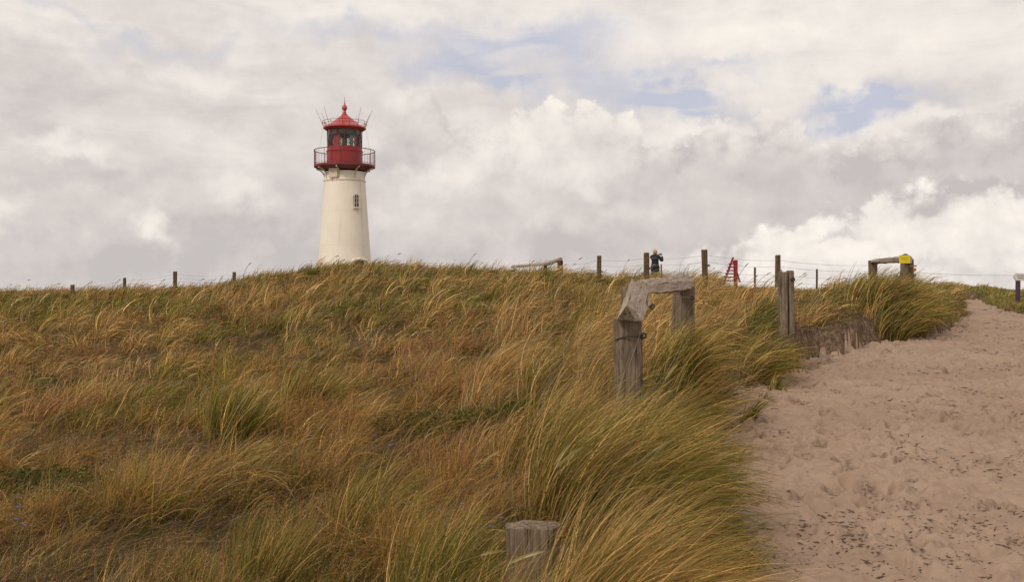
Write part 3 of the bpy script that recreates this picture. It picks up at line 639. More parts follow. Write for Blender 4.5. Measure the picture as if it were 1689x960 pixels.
# dark organic bits and damp clods strewn over the sand
def flecks(n_):
    d = 4.5 * (30 / 4.5) ** rng.random(n_); px = rng.uniform(1130, 1840, n_); x = X(px, d); y = d
    dens = fbm(x, y, .9, 4, .6, 401); s = path_sd(x, y)
    k_ = (s < 0) & (rng.random(n_) < (sst(dens, .50, .66) + .05) * (.6 + .4 * sst(y, 5.5, 9)) + .5 * (s > -.35)); x, y = x[k_], y[k_]
    m_ = rng.integers(1, 14, len(x)); idx = np.repeat(np.arange(len(x)), m_); k = len(idx)
    dirn = rng.normal(.3, .8, len(x))[idx]; t = rng.normal(0, .045, k); x2 = x[idx] + np.cos(dirn) * t + rng.normal(0, .012, k); y2 = y[idx] + np.sin(dirn) * t + rng.normal(0, .015, k)
    z = ground(x2, y2); sz_ = np.minimum(rng.gamma(1.5, .0017, k), .008) * (1 + .5 * sst(y2, 9, 20)); an = rng.normal(.2, .9, k); el = rng.uniform(1.2, 6.5, k)
    oc = np.array([(1, 0, 0), (0, 1, 0), (-1, 0, 0), (0, -1, 0), (0, 0, .55), (0, 0, -.5)], float)
    v = oc[None] * np.stack([sz_ * el, sz_, sz_ * 1.1], 1)[:, None, :] * rng.uniform(.6, 1.3, (k, 6, 1))
    ca, sa = np.cos(an)[:, None], np.sin(an)[:, None]
    vx = v[:, :, 0] * ca - v[:, :, 1] * sa + x2[:, None]; vy = v[:, :, 0] * sa + v[:, :, 1] * ca + y2[:, None]; vz = v[:, :, 2] + z[:, None] + sz_[:, None] * .3
    V = np.stack([vx, vy, vz], 2).reshape(-1, 3)
    f = np.array([(0, 1, 4), (1, 2, 4), (2, 3, 4), (3, 0, 4), (1, 0, 5), (2, 1, 5), (3, 2, 5), (0, 3, 5)])
    return V, (np.arange(k)[:, None, None] * 6 + f[None]).reshape(-1, 3)
V_, T_ = flecks(9000)
o = np_mesh('sand_debris', V_, T_, debris_mat, False); o['kind'] = 'stuff'; o['label'] = 'dark crumbs and twigs scattered over the trampled sand'

# ------------------------------------------------------------------ mesh builder
class MB:
    def __init__(s): s.bm = bmesh.new()
    def hull(s, pts):
        vs = [s.bm.verts.new(p) for p in pts]; r = bmesh.ops.convex_hull(s.bm, input=vs)
        bmesh.ops.delete(s.bm, geom=[g for g in r['geom_interior'] if isinstance(g, bmesh.types.BMVert)], context='VERTS'); return s
    def box(s, c, size, rot=None):
        M = Matrix.Translation(Vector(c)) @ (rot.to_4x4() if rot else Matrix.Identity(4)) @ Matrix.Diagonal((*size, 1))
        bmesh.ops.create_cube(s.bm, size=1, matrix=M); return s
    def tube(s, pts, r, n=8, cap=True):
        pts = [Vector(p) for p in pts]; rr = r if isinstance(r, (list, tuple)) else [r] * len(pts); rings = []; up = None
        for i, p in enumerate(pts):
            t = (pts[min(i+1, len(pts)-1)] - pts[max(i-1, 0)]).normalized()
            if up is None: up = t.orthogonal().normalized()
            up = (up - t * up.dot(t)); up = up.normalized() if up.length > 1e-6 else t.orthogonal().normalized()
            b = t.cross(up); rings.append([s.bm.verts.new(p + (up * math.cos(a) + b * math.sin(a)) * rr[i]) for a in [2*math.pi*k/n for k in range(n)]])
        for a, b in zip(rings, rings[1:]):
            for k in range(n): s.bm.faces.new((a[k], a[(k+1) % n], b[(k+1) % n], b[k]))
        if cap: s.bm.faces.new(rings[0][::-1]); s.bm.faces.new(rings[-1])
        return s
    def lathe(s, prof, n=48, c=(0, 0, 0), a0=0, a1=2*math.pi, closed=False):
        full = abs(a1 - a0 - 2*math.pi) < 1e-6; m_ = n if full else n + 1; rings = []
        for r, z in prof: rings.append([s.bm.verts.new((c[0] + r*math.cos(a0 + (a1-a0)*k/n), c[1] + r*math.sin(a0 + (a1-a0)*k/n), c[2] + z)) for k in range(m_)])
        pr = list(zip(rings, rings[1:])) + ([(rings[-1], rings[0])] if closed else [])
        for a, b in pr:
            for k in range(n): s.bm.faces.new((a[k], a[(k+1) % m_], b[(k+1) % m_], b[k]))
        return s
    def torus(s, c, R_, r, axis='Z', n=24, m=8, rot=None):
        pts = []
        M = rot or Matrix.Identity(3)
        for k in range(n + 1):
            a = 2*math.pi*k/n; pts.append(Vector(c) + M @ Vector((R_*math.cos(a), R_*math.sin(a), 0)))
        return s.tube(pts, r, m, False)
    def rough(s, amp, sc, cuts=0):
        if cuts: bmesh.ops.subdivide_edges(s.bm, edges=s.bm.edges[:], cuts=cuts, use_grid_fill=True)
        from mathutils import noise as mn
        s.bm.normal_update()
        for v in s.bm.verts: v.co += mn.noise_vector(v.co * sc) * amp + v.normal * (mn.noise(v.co * sc * 4) * amp * .5)
        return s
    def bevel(s, w_, seg=1):
        bmesh.ops.bevel(s.bm, geom=s.bm.edges[:], offset=w_, segments=seg, affect='EDGES', profile=.6, clamp_overlap=True); return s
    def build(s, name, mat, parent=None, smooth=None, loc=None):
        bmesh.ops.recalc_face_normals(s.bm, faces=s.bm.faces[:])
        me = bpy.data.meshes.new(name); s.bm.to_mesh(me); s.bm.free(); me.materials.append(mat)
        if smooth is not None: me.shade_smooth(); me.set_sharp_from_angle(angle=R(smooth))
        o = bpy.data.objects.new(name, me); COL.objects.link(o)
        if parent: o.parent = parent
        if loc is not None: o.location = loc
        return o
def tag(o, label=None, cat=None, group=None, kind=None):
    if label: o['label'] = label
    if cat: o['category'] = cat
    if group: o['group'] = group
    if kind: o['kind'] = kind
    return o
def empty(name, loc, label, cat, group=None, rz=0):
    o = bpy.data.objects.new(name, None); o.location = loc; o.rotation_euler.z = rz; o.empty_display_size = .3; COL.objects.link(o)
    return tag(o, label, cat, group)

# ------------------------------------------------------------------ lighthouse
D = 69.0; k_ = D / F; lx = X(568.5, D); lz = 1.25
LH = empty('lighthouse', (lx, D, lz), 'white round lighthouse with a red lantern and gallery behind the dune crest', 'lighthouse', rz=math.atan2(-lx, D) * -1 * -1)
LH.rotation_euler.z = math.atan2(-lx, D)                             # local -Y looks at the camera
def hz(py): return Z(py, D) - lz
zt = hz(284); rb = 1.98; rt = 1.37
prof = [(rb + .03, 0)] + [(rb + (rt - rb) * (q / 12), zt * q / 12) for q in range(13)] + [(0.01, zt)]
MB().lathe(prof, 64).build('tower', white_plaster, LH, 40)
zc = hz(299); rc = rb + (rt - rb) * zc / zt
MB().lathe([(rc, -.05), (rc + .035, -.05), (rc + .035, .04), (rc, .05)], 64, (0, 0, zc)).build('cornice_band', cream_paint, LH, 30)
# arched window with glazing bars on the front right
def on_wall(a, z): r_ = rb + (rt - rb) * z / zt; return Vector((math.sin(a) * r_, -math.cos(a) * r_, z))
wa = math.asin((587.5 - 568.5) * k_ / 1.6)
win = empty('window', on_wall(wa, hz(344)), None, None, rz=wa); win.parent = LH; win.rotation_euler.x = 0
hh, hw = 21 * k_, 4.3 * k_
arch = [(-hw, 0), (hw, 0)] + [(hw * math.cos(a), hh - hw + hw * math.sin(a)) for a in [math.pi * q / 10 for q in range(11)]]
b = MB(); b.hull([(x, y, z) for x, z in arch for y in (-.05, .25)]); b.build('pane', dark_glass, win)
b = MB(); b.tube([(x, -.06, z) for x, z in arch] + [(arch[0][0], -.06, 0)], .022, 6)
b.box((0, -.06, hh / 2), (.032, .03, hh)); b.box((0, -.06, hh * .34), (hw * 2, .03, .028)); b.box((0, -.06, hh * .67), (hw * 2, .03, .028)); b.build('frame', frame_white, win)
MB().box((0, -.10, -.06), (hw * 2 + .14, .20, .07)).build('sill', cream_paint, win)
# entrance with its white hood
da = math.asin((591 - 568.5) * k_ / 1.85)
dr = empty('doorway', on_wall(da, 0), None, None, rz=da); dr.parent = LH
dt = hz(430)
b = MB(); b.hull([(x, y, z) for x, z in [(-.30, 0), (.30, 0)] + [(.30 * math.cos(a), dt - .22 + .18 * math.sin(a)) for a in [math.pi * q / 8 for q in range(9)]] for y in (-.10, .3)]); b.build('door', dark_glass, dr)
b = MB(); b.tube([(.66 * math.cos(a), -.02, dt - .20 + .26 * math.sin(a)) for a in [math.pi * q / 12 for q in range(13)]], .10, 8); b.build('hood', white_plaster, dr, 40)
# gallery
zd = hz(274)
MB().lathe([(rt, -.34), (1.55, -.30), (1.98, -.12), (2.10, -.10), (2.10, .04), (1.0, .04)], 64, (0, 0, zd)).build('gallery_deck', red_dark, LH, 25)
b = MB()
b.torus((0, 0, zd + 1.06), 2.08, .028, n=64); b.torus((0, 0, zd + .12), 2.08, .016, n=64, m=6)
for q in range(44):
    a = 2*math.pi*q/44; rr_ = .022 if q % 4 == 0 else .010
    b.tube([(2.08*math.cos(a), 2.08*math.sin(a), zd), (2.08*math.cos(a), 2.08*math.sin(a), zd + 1.05)], rr_, 5)
b.build('gallery_railing', red_dark, LH, 40)
for q in range(8):
    a = 2*math.pi*q/8 + R(-106); pts = []
    for t_ in range(7):
        u_ = t_ / 6; r_ = rt + .03 + .62 * (1 - math.cos(u_ * math.pi / 2)); z_ = zd - .92 + .72 * math.sin(u_ * math.pi / 2)
        pts.append((r_*math.cos(a), r_*math.sin(a), z_))
    MB().tube(pts, .045, 6).tube([(1.40*math.cos(a), 1.40*math.sin(a), zd - .16), (2.02*math.cos(a), 2.02*math.sin(a), zd - .16)], .035, 6).build('bracket', cream_paint, LH, 40)
MB().box((-.70, -1.16, zd - .46), (.66, .36, .92), Matrix.Rotation(-.50, 3, 'Z')).bevel(.02).build('service_box', cream_paint, LH)
for xx_, yy_ in ((-.90, -1.22), (-.55, -1.33)): MB().tube([(xx_, yy_, zd - .9), (xx_, yy_ - .03, zd - 1.08)], .04, 8).build('drain_pipe', cream_paint, LH, 40)
# drum and lantern
zg0, zg1 = hz(243.5), hz(215); rd = 1.235
MB().lathe([(rd, zd - .02), (rd, hz(251)), (rd + .035, hz(250.5)), (rd + .035, hz(249.5)), (rd - .02, hz(249)), (rd - .03, zg0), (rd - .3, zg0)], 48).build('lantern_drum', red_paint, LH, 30)
b = MB()
for a in (-2.35, -1.75): b.box((rd*1.003*math.cos(a), rd*1.003*math.sin(a), (zd + hz(250)) / 2), (.03, .02, hz(251) - zd), Matrix.Rotation(a + math.pi/2, 3, 'Z'))
b.lathe([(rd + .004, 0), (rd + .022, .0), (rd + .022, .03), (rd + .004, .03)], 12, (0, 0, hz(252.5)), -2.35, -1.75)
b.build('drum_door_frame', red_dark, LH)
MB().lathe([(rd - .06, zg0), (rd - .06, zg1)], 48).build('lantern_glass', lantern_glass, LH, 60)
b = MB(); nb = 12
for q in range(nb):
    a0 = 2*math.pi*q/nb + .1; a1 = a0 + 2*math.pi/nb
    for s_, e_ in ((a0, a0 + math.pi/nb), (a1, a0 + math.pi/nb)):
        b.tube([((rd-.04)*math.cos(s_), (rd-.04)*math.sin(s_), zg1), ((rd-.04)*math.cos(e_), (rd-.04)*math.sin(e_), zg0)], .022, 5)
b.build('glazing_bars', red_dark, LH, 40)
MB().lathe([(rd - .16, zg1 - .36), (rd - .16, zg1), (rd - .14, zg1), (rd - .14, zg1 - .36)], 40, closed=True).build('curtain', grey_cloth, LH, 40)
def panel(nm, a0, a1, r_, mat_, z0, z1): MB().lathe([(r_, z0), (r_ + .02, z0), (r_ + .02, z1), (r_, z1)], 10, (0, 0, 0), a0, a1, closed=True).build(nm, mat_, LH, 40)
panel('red_filter', R(-150), R(-112), .85, red_glass, zg0, zg1 - .35); panel('red_filter', R(-42), R(-20), .85, red_glass, zg0, zg1 - .35)
panel('green_filter', R(-66), R(-47), .85, teal_glass, zg0, zg1 - .35)
b = MB(); b.lathe([(.08, zg0 - .1), (.16, zg0 + .1), (.20, zg0 + .45), (.16, zg0 + .8), (.06, zg0 + .95)], 20)
for q in range(8): a = 2*math.pi*q/8; b.tube([(.40*math.cos(a), .40*math.sin(a), zg0), (.40*math.cos(a), .40*math.sin(a), zg0 + .95)], .018, 5)
for q in range(4): b.torus((0, 0, zg0 + .15 + q * .22), .40, .02, n=20, m=5)
b.build('lamp_lens', brass, LH, 40)
ze = hz(211)
MB().lathe([(rd - .12, zg1 - .02), (rd + .04, zg1 - .02), (1.42, zg1 + .10), (1.47, zg1 + .12), (1.47, ze + .02), (1.36, ze + .09), (1.05, hz(205.5)), (.60, hz(197)), (.22, hz(189.5)), (.12, hz(187.5)), (.01, hz(187))], 48).build('roof', red_roof, LH, 28)
b = MB(); zf = hz(187.5)
b.lathe([(.02, -.08), (.19, -.06), (.19, -.01), (.10, .03), (.12, .12), (.08, .2), (.10, .24), (.165, .34), (.18, .43), (.15, .53), (.08, .62), (.035, .70), (.05, .74), (.02, .80)], 20, (0, 0, zf))
b.build('roof_ball', red_roof, LH, 50)
MB().tube([(0, 0, zf + .75), (0, 0, hz(159))], [.02, .008], 6).build('spire', red_dark, LH)
b = MB(); b.torus((0, 0, ze + .25), 1.52, .014, n=48, m=5); b.torus((0, 0, ze + .42), 1.53, .016, n=48, m=5)
for q in range(14): a = 2*math.pi*q/14; b.tube([(1.44*math.cos(a), 1.44*math.sin(a), ze + .05), (1.53*math.cos(a), 1.53*math.sin(a), ze + .43)], .014, 5)
b.build('roof_railing', red_dark, LH, 40)
for q in range(9):
    a = 2*math.pi*(q + .62)/9; c_, s_ = math.cos(a), math.sin(a)
    MB().tube([(1.42*c_, 1.42*s_, ze + .0), (1.95*c_, 1.95*s_, ze + 1.22)], [.016, .008], 5).build('antenna_rod', red_dark, LH)
for sx in (-1, 1): MB().tube([(sx * 1.44, -.1, ze), (sx * 1.75, -.1, zd + 1.0)], .007, 4).build('stay_wire', steel_wire, LH)
pts = [on_wall(R(47), z) + Vector((.015, -.02, 0)) for z in np.linspace(.5, zt - .4, 9)]
b = MB(); b.tube(pts, .014, 5)
for p in pts[1::2]: b.box(p, (.06, .06, .04))
b.build('lightning_cable', cream_paint, LH)

# ------------------------------------------------------------------ posts, beams and wires
def post_mesh(w_, d_, h, seed, ragged=.02, parts=2):
    """upright split post from -0.3 to h, slightly warped, with a worn uneven top"""
    rs = random.Random(seed); b = MB(); n_ = 12; rings = []; ph = rs.uniform(0, 6.28)
    zs = [-.3] + list(np.linspace(0, h, 9)) + [h + .004]
    for i, z in enumerate(zs):
        ring = []
        for q in range(n_):
            a = 2*math.pi*q/n_ + math.pi/n_; ca, sa = math.cos(a), math.sin(a)
            pw_ = .55; x = math.copysign(abs(ca) ** pw_, ca) * w_/2; y = math.copysign(abs(sa) ** pw_, sa) * d_/2
            f = 1 + rs.uniform(-.035, .035) + .03 * math.sin(z * 5 + ph)
            top = rs.uniform(-ragged, ragged) if i >= len(zs) - 2 else 0
            s_ = .72 if i == len(zs) - 1 else 1
            tz = x * ragged * 2.0 if i >= len(zs) - 2 else 0
            ring.append(b.bm.verts.new((x * f * s_ + .01 * math.sin(z * 2 + ph) * h, y * f * s_, z + top * (.4 if s_ < 1 else 1) + tz)))
        rings.append(ring)
    for A, B in zip(rings, rings[1:]):
        for q in range(n_): b.bm.faces.new((A[q], A[(q+1) % n_], B[(q+1) % n_], B[q]))
    b.bm.faces.new(rings[-1]); b.bm.faces.new(rings[0][::-1]); return b
def beam_mesh(sa, sb, seed, n_=9, amp=.010):
    """rough rail between two cross sections given as matching lists of points"""
    rs = random.Random(seed); b = MB(); rings = []; m_ = len(sa); gl_ = b.bm.verts.layers.float_vector.new('grain')
    ca = sum((Vector(q) for q in sa), Vector()) / m_; cb_ = sum((Vector(q) for q in sb), Vector()) / m_; ln = (cb_ - ca).length
    for i in range(n_ + 1):
        t = i / n_; ring = []
        for q in range(m_):
            p = Vector(sa[q]).lerp(Vector(sb[q]), t)
            p += Vector((rs.uniform(-amp, amp), rs.uniform(-amp, amp), rs.uniform(-amp, amp))) * (1 if 0 < i < n_ else .4)
            v_ = b.bm.verts.new(p); pc_ = p - ca.lerp(cb_, t); v_[gl_] = (pc_.x + seed, pc_.z + .5 * pc_.y, t * ln); ring.append(v_)
        rings.append(ring)
    for A, B in zip(rings, rings[1:]):
        for q in range(m_): b.bm.faces.new((A[q], A[(q+1) % m_], B[(q+1) % m_], B[q]))
    b.bm.faces.new(rings[-1]); b.bm.faces.new(rings[0][::-1]); return b
def insulator(p, r_, parent, rot=(R(90), 0, 0), origin=None):
    from mathutils import Euler
    M = Euler(rot).to_matrix(); b = MB(); q = Vector(p) - (origin or Vector())
    b.torus(q, r_, r_ * .42, n=18, m=8, rot=M); b.tube([q, q + Vector((-r_ * 2.2, .0, 0))], r_ * .22, 6)
    return b.build('insulator', black_rubber, parent, 60)
def sag(p, q, s_, n_=14):
    p, q = Vector(p), Vector(q); return [p.lerp(q, i/n_) - Vector((0, 0, s_ * 4 * (i/n_) * (1 - i/n_))) for i in range(n_ + 1)]

# near corner frame of the fence
base = Vector((X(1034, 7.05), 7.05, gz1(X(1034, 7.05), 7.05)))
NF = empty('corner_fence', base, 'weathered grey corner fence frame with bleached triangular cap rails nearest the path', 'fence')
def put_post(parent, px, d, w_, top, seed, mat, org, dd=None, rz=0, ragged=.012):
    x = X(px, d); g = gz1(x, d); o = post_mesh(w_, dd or w_, top - g, seed, ragged).build('post', mat, parent, 45, Vector((x, d, g)) - org)
    o.rotation_euler.z = rz; return o
put_post(NF, 1035, 7.05, .175, Z(526, 7.05), 3, wood_grey, base, rz=.25)
put_post(NF, 1044, 7.85, .15, Z(474, 7.85), 4, wood_grey, base)
put_post(NF, 1128, 10.1, .20, Z(473, 10.1), 5, wood_grey, base, rz=.3)
A = [at(1017, 528, 6.90), at(1034, 503, 6.88), at(1047, 513, 6.94), at(1060, 529, 7.0), at(1048, 530, 6.93)]
B = [at(1030, 492, 7.85), at(1042, 459, 7.80), at(1058, 472, 7.86), at(1073, 496, 7.9), at(1058, 500, 7.88)]
o = beam_mesh([p - base for p in A], [p - base for p in B], 21, 5, .0035).build('cap_rail', wood_cap, NF, 14); o['label'] = 'short bleached cap rail rising from the front post'
A = [at(1044, 466, 7.78), at(1054, 461, 7.95), at(1070, 470, 8.05), at(1070, 485, 7.9), at(1052, 487, 7.75)]
B = [at(1113, 462, 10.0), at(1133, 452, 10.2), at(1146, 462, 10.3), at(1143, 476, 10.1), at(1116, 482, 9.9)]
o = beam_mesh([p - base for p in A], [p - base for p in B], 22, 9, .006).build('cap_rail', wood_cap, NF, 16); o['label'] = 'long bleached cap rail running back to the rear post'
b = MB(); b.hull([at(1018.5, 527.5, 6.86) - base, at(1034, 505.5, 6.84) - base, at(1047.5, 527.5, 6.87) - base, at(1019, 527, 6.95) - base, at(1034, 506, 6.95) - base, at(1047, 527, 6.95) - base]).build('shaded_end_grain', wood_grey, NF)  # darker end-grain plate; shade of the downward-facing rail end is put into its colour
for px, py, d in ((1076, 506, 7.6), (1062, 554, 6.98), (1142, 492, 9.95)): insulator(at(px, py, d), .0155, NF, origin=base)
wr = []
for i in range(24):
    t = i / 23; a = -2.7 + 2.5 * t; wr.append(Vector((.105 * math.cos(a), .115 * math.sin(a) + .0, 0)) + Vector((X(1035, 7.05), 7.05, Z(562 - 8 * math.sin(t * 3), 7.0))) - base)
b = MB(); b.tube(wr, .004, 6); b.tube([p + Vector((0, 0, .006 * math.sin(i * 2.2))) for i, p in enumerate(wr)], .003, 5); b.build('twisted_wire', rust_wire, NF)
def wire(parent, pts, r_, mat_=steel_wire, org=None): 
    # smooth the polyline with a Catmull-Rom pass
    P = [Vector(p) for p in pts]; out = []
    for i in range(len(P) - 1):
        p0, p1, p2, p3 = P[max(i-1, 0)], P[i], P[i+1], P[min(i+2, len(P)-1)]
        for q in range(6):
            t = q / 6; out.append(.5 * ((2*p1) + (p2 - p0)*t + (2*p0 - 5*p1 + 4*p2 - p3)*t*t + (3*p1 - p0 - 3*p2 + p3)*t**3))
    out.append(P[-1]); 
    return MB().tube([p - (org or Vector()) for p in out], r_, 5).build('wire', mat_, parent, 60)
wire(NF, [at(1141, 520, 9.95), at(1122, 572, 9.0), at(1089, 629, 8.0), at(1040, 672, 7.0), at(1000, 710, 6.2), at(972, 770, 5.4), at(948, 835, 4.75), at(905, 885, 4.15)], .0016, org=base)
wire(NF, [at(1062, 526, 7.05), at(1053, 560, 6.95), at(1040, 596, 6.9), at(1034, 630, 6.9)], .0016, org=base)
wire(NF, [at(1062, 554, 6.98), at(1058, 590, 7.1), at(1056, 640, 7.2)], .0014, org=base)
wire(NF, [at(1076, 506, 7.6), at(1082, 540, 7.8), at(1074, 590, 7.6)], .0014, org=base)
wire(NF, [at(1076, 491, 7.7), at(1110, 488, 8.8), at(1142, 492, 9.95)], .0016, org=base)
# sawn stump in the foreground
x_, d_ = X(880, 4.15), 4.15; g_ = gz1(x_, d_)
b = post_mesh(.225, .15, Z(867, 4.15) - g_, 9, .006); o = b.build('fence_post', wood_grey, None, 45, (x_, d_, g_)); o.rotation_euler.z = -.25
tag(o, 'flat topped grey post sunk in the tall grass at the bottom of the view', 'post')
# third near post on the bank
x_, d_ = X(1297, 13.5), 13.5; g_ = min(gz1(x_, d_), Z(556, 13.5))
P3 = empty('fence_post', (x_, d_, g_), 'tall split grey post on the edge of the eroded sand bank', 'post')
hp = Z(448, 13.5) - g_
post_mesh(.115, .17, hp - .01, 12, .01).build('post_half', wood_grey, P3, 45, (-.040, 0, 0)); post_mesh(.085, .17, hp + .01, 13, .008).build('post_half', wood_grey, P3, 45, (.055, .01, 0))
insulator(at(1308, 461, 13.4), .022, P3, origin=Vector((x_, d_, g_)))

# wire fence along the ridge behind
def fence(posts, label, wires, mat=wood_brown, wr=.0035):
    px0, top0, d0, w0 = posts[0]; org = Vector((X(px0, d0), d0, gz1(X(px0, d0), d0)))
    E = empty('wire_fence', org, label, 'fence')
    for i, (px, top, d, w_) in enumerate(posts):
        o = put_post(E, px, d, w_, Z(top, d), 40 + i + int(px0), mat, org, ragged=.01); o.rotation_euler.y = random.uniform(-.02, .02)
        if w_ > .1: insulator(at(px + w_ / 2 * F / d + 1.2, top + 26, d - .05), .022, E, origin=org)
    for dz in wires:
        for (p, q) in zip(posts, posts[1:]):
            a = at(p[0], p[1], p[2]) - Vector((0, .07, dz)); c = at(q[0], q[1], q[2]) - Vector((0, .07, dz)); 
            MB().tube([v - org for v in sag(a, c, .05)], wr, 4).build('wire', steel_wire, E)
    return E
fence([(926, 430, 31, .09), (987.5, 422, 28, .125), (1067, 417, 23.5, .128), (1163.5, 412, 22.5, .128), (1283, 421, 23.5, .118), (1436, 430, 25.5, .10)], 'wire fence of brown posts along the ridge behind the person', (.12, .27, .46, .62))
fence([(-60, 478, 33, .12), (120, 470, 34, .125), (205, 458.5, 35, .10), (289, 448, 34.5, .125), (386.5, 449, 35, .115), (470, 452, 37, .10)], 'wire fence of four short posts on the low ridge left of the lighthouse', (.10, .22, .34), wr=.0035)
for (px, top, d, w_, lab) in ((1091, 436, 26, .035, 'thin brown stake standing beside the person'), (1245.5, 441, 42, .08, 'thin far stake just right of the red ladder'), (1347, 444, 42, .08, 'thin far stake right of the split grey post')):
    x_ = X(px, d); g_ = gz1(x_, d); tag(post_mesh(w_, w_, Z(top, d) - g_, int(px), .004).build('stake', wood_brown, None, 45, (x_, d, g_)), lab, 'stake')
# pale rail frame sinking into the grass on the crest
org = Vector((X(926, 31), 31, gz1(X(926, 31), 31)))
LF = empty('rail_fence', org, 'low bent wooden rail on two posts on the crest right of the lighthouse', 'fence')
put_post(LF, 922.5, 30.8, .11, Z(430, 30.8), 61, wood_brown, org); put_post(LF, 899.5, 32, .11, Z(437, 32), 62, wood_brown, org)
def rail(parent, a, c, t_, seed, mat_, org):
    a, c = Vector(a), Vector(c); s_ = (c - a).cross(Vector((0, 0, 1))).normalized() * t_ / 2; u_ = Vector((0, 0, t_ / 2))
    sec = [s_ - u_ * .8, s_ * 1.1 + u_ * .3, u_ * 1.1, -s_ * 1.1 + u_ * .3, -s_ - u_ * .8]
    return beam_mesh([a + v - org for v in sec], [c + v - org for v in sec], seed, 8, t_ * .06).build('rail', mat_, parent, 30)
rail(LF, at(897, 436.5, 32), at(925, 427.5, 30.8), .115, 71, wood_cap, org); rail(LF, at(845, 440, 35), at(900, 435.5, 32), .10, 72, wood_cap, org)
# gate frame with yellow notice on the right
org = Vector((X(1495, 19), 19, gz1(X(1495, 19), 19)))
GF = empty('timber_fence', org, 'far grey timber frame carrying the yellow notice above the marram tuft', 'fence')
put_post(GF, 1492, 19, .12, Z(430, 19), 81, wood_grey, org); put_post(GF, 1501.5, 19.4, .11, Z(428, 19.4), 82, wood_grey, org); put_post(GF, 1440.5, 24.5, .19, Z(431, 24.5), 83, wood_grey, org)
A = [at(1436, 432, 24.4), at(1438, 428.5, 24.5), at(1445, 427, 24.7), at(1448, 432, 24.5), at(1444, 435.5, 24.3)]
B = [at(1497, 432, 18.7), at(1494, 424, 18.8), at(1501, 421.5, 19.1), at(1506, 426, 19.1), at(1503, 434, 18.8)]
beam_mesh([p - org for p in A], [p - org for p in B], 84, 14, .014).build('cap_rail', wood_cap, GF, 25)
rail(GF, at(1500, 439.5, 19.3), at(1512, 438.5, 19.3), .03, 85, wood_cap, org)
insulator(at(1509, 454.5, 19.2), .022, GF, origin=org)
c_ = at(1493.5, 420.5, 18.8); MB().tube([c_ - org + Vector((-.06, 0, -.01)), c_ - org + Vector((0, 0, .01)), c_ - org + Vector((.05, 0, -.01))], .018, 6).build('post_cap', rust_wire, GF, 50)
MB().lathe([(.001, 0), (.032, 0), (.036, .012), (.032, .03), (.001, .03)], 16).build('reflector', orange_pl, GF, 40, at(1508, 445, 19.25) - org).rotation_euler = (R(90), 0, 0)
wire(GF, [at(1512, 450, 19.3), at(1560, 452.5, 21), at(1620, 454, 24), at(1672, 454.5, 26.8)], .0035, org=org)
c_ = at(1492, 427.5, 18.62)
YS = empty('notice_sign', c_, 'small yellow notice fixed to the far timber frame', 'sign')
MB().box((0, 0, 0), (.205, .012, .152)).bevel(.004, 2).build('board', yellow_sign, YS)
rs = random.Random(5)
for i, (z, w_, h_) in enumerate(((.045, .17, .006), (.017, .13, .012), (-.006, .13, .012), (-.040, .12, .008))):
    x = -w_ / 2; b = MB()
    while x < w_ / 2:
        ww = rs.uniform(.008, .022); b.box((x + ww / 2, -.0075, z), (ww, .002, h_)); x += ww + .004
    b.build('lettering', yellow_ink, YS)
# finger post at the right edge
x_, d_ = X(1679, 27), 27; g_ = gz1(x_, d_)
SG = empty('signpost', (x_, d_, g_), 'white pointed direction board on a dark purple post at the right edge', 'sign')
MB().box((0, 0, (Z(462, 27) - g_) / 2), (.10, .09, Z(462, 27) - g_)).bevel(.006).build('post', purple_post, SG)
zc = Z(457, 27) - g_
b = MB(); b.hull([(x, y, z) for x, z in ((-.165, 0), (-.10, .098), (.50, .105), (.50, -.105), (-.10, -.098)) for y in (-.075, -.05)]); b.build('board', sign_white, SG, loc=(0, 0, zc))
b = MB()
for p, q in (((-.155, 0), (-.095, .088)), ((-.155, 0), (-.095, -.088)), ((-.095, .088), (.49, .094)), ((-.095, -.088), (.49, -.094))):
    n_ = max(2, int(math.hypot(q[0]-p[0], q[1]-p[1]) / .03))
    for i in range(n_):
        u0, u1 = i / n_, (i + .55) / n_; b.tube([(p[0]+(q[0]-p[0])*u0, -.077, p[1]+(q[1]-p[1])*u0), (p[0]+(q[0]-p[0])*u1, -.077, p[1]+(q[1]-p[1])*u1)], .003, 4)
b.build('dotted_border', sign_ink, SG, loc=(0, 0, zc))
rs = random.Random(8)
for z, x0, x1 in ((.030, -.06, .14), (-.028, -.045, .115)):
    x = x0; b = MB()
    while x < x1:
        b.box((x + .006, -.0765, z), (.010, .003, .030)); b.box((x + .011, -.0765, z + rs.choice((-.012, 0, .012))), (.012, .003, .006)); x += .024
    b.build('lettering', sign_ink, SG, loc=(0, 0, zc))

# red stile ladder
d_ = 42.; x_ = X(1208, d_); g_ = gz1(x_, d_); kx = d_ / F
LD = empty('ladder', (x_, d_, g_), 'red painted wooden step ladder standing behind the fence', 'ladder')
def lp(px, py): return Vector((X(px, d_) - x_, 0, Z(py, d_) - g_))
foot = lambda px: Vector((X(px, d_) - x_, 0, 0))
def stick(b, p, q, w_): b.tube([p, q], w_, 4)
sl_ = (1209.3 - 1197.0) / (460 - 424.5)
b = MB(); t_ = lp(1209.3, 424.5); f_ = lp(1209.3 - (1209.3 - 1197) * 1.75, 424.5 + 35.5 * 1.75); f_.z = max(f_.z, 0)
stick(b, t_, f_, .052); b.build('stile', wood_red, LD)
stick(b := MB(), lp(1210.5, 430) + Vector((0, .12, 0)), lp(1210.5 + .31 * 36, 466) + Vector((0, .12, 0)), .045); b.build('brace', wood_red, LD)
MB().box(((X(1213.3, d_) - x_), 0, (Z(429, d_) - g_) / 2), (.115, .30, Z(429, d_) - g_)).bevel(.01).build('plank_post', wood_red, LD)
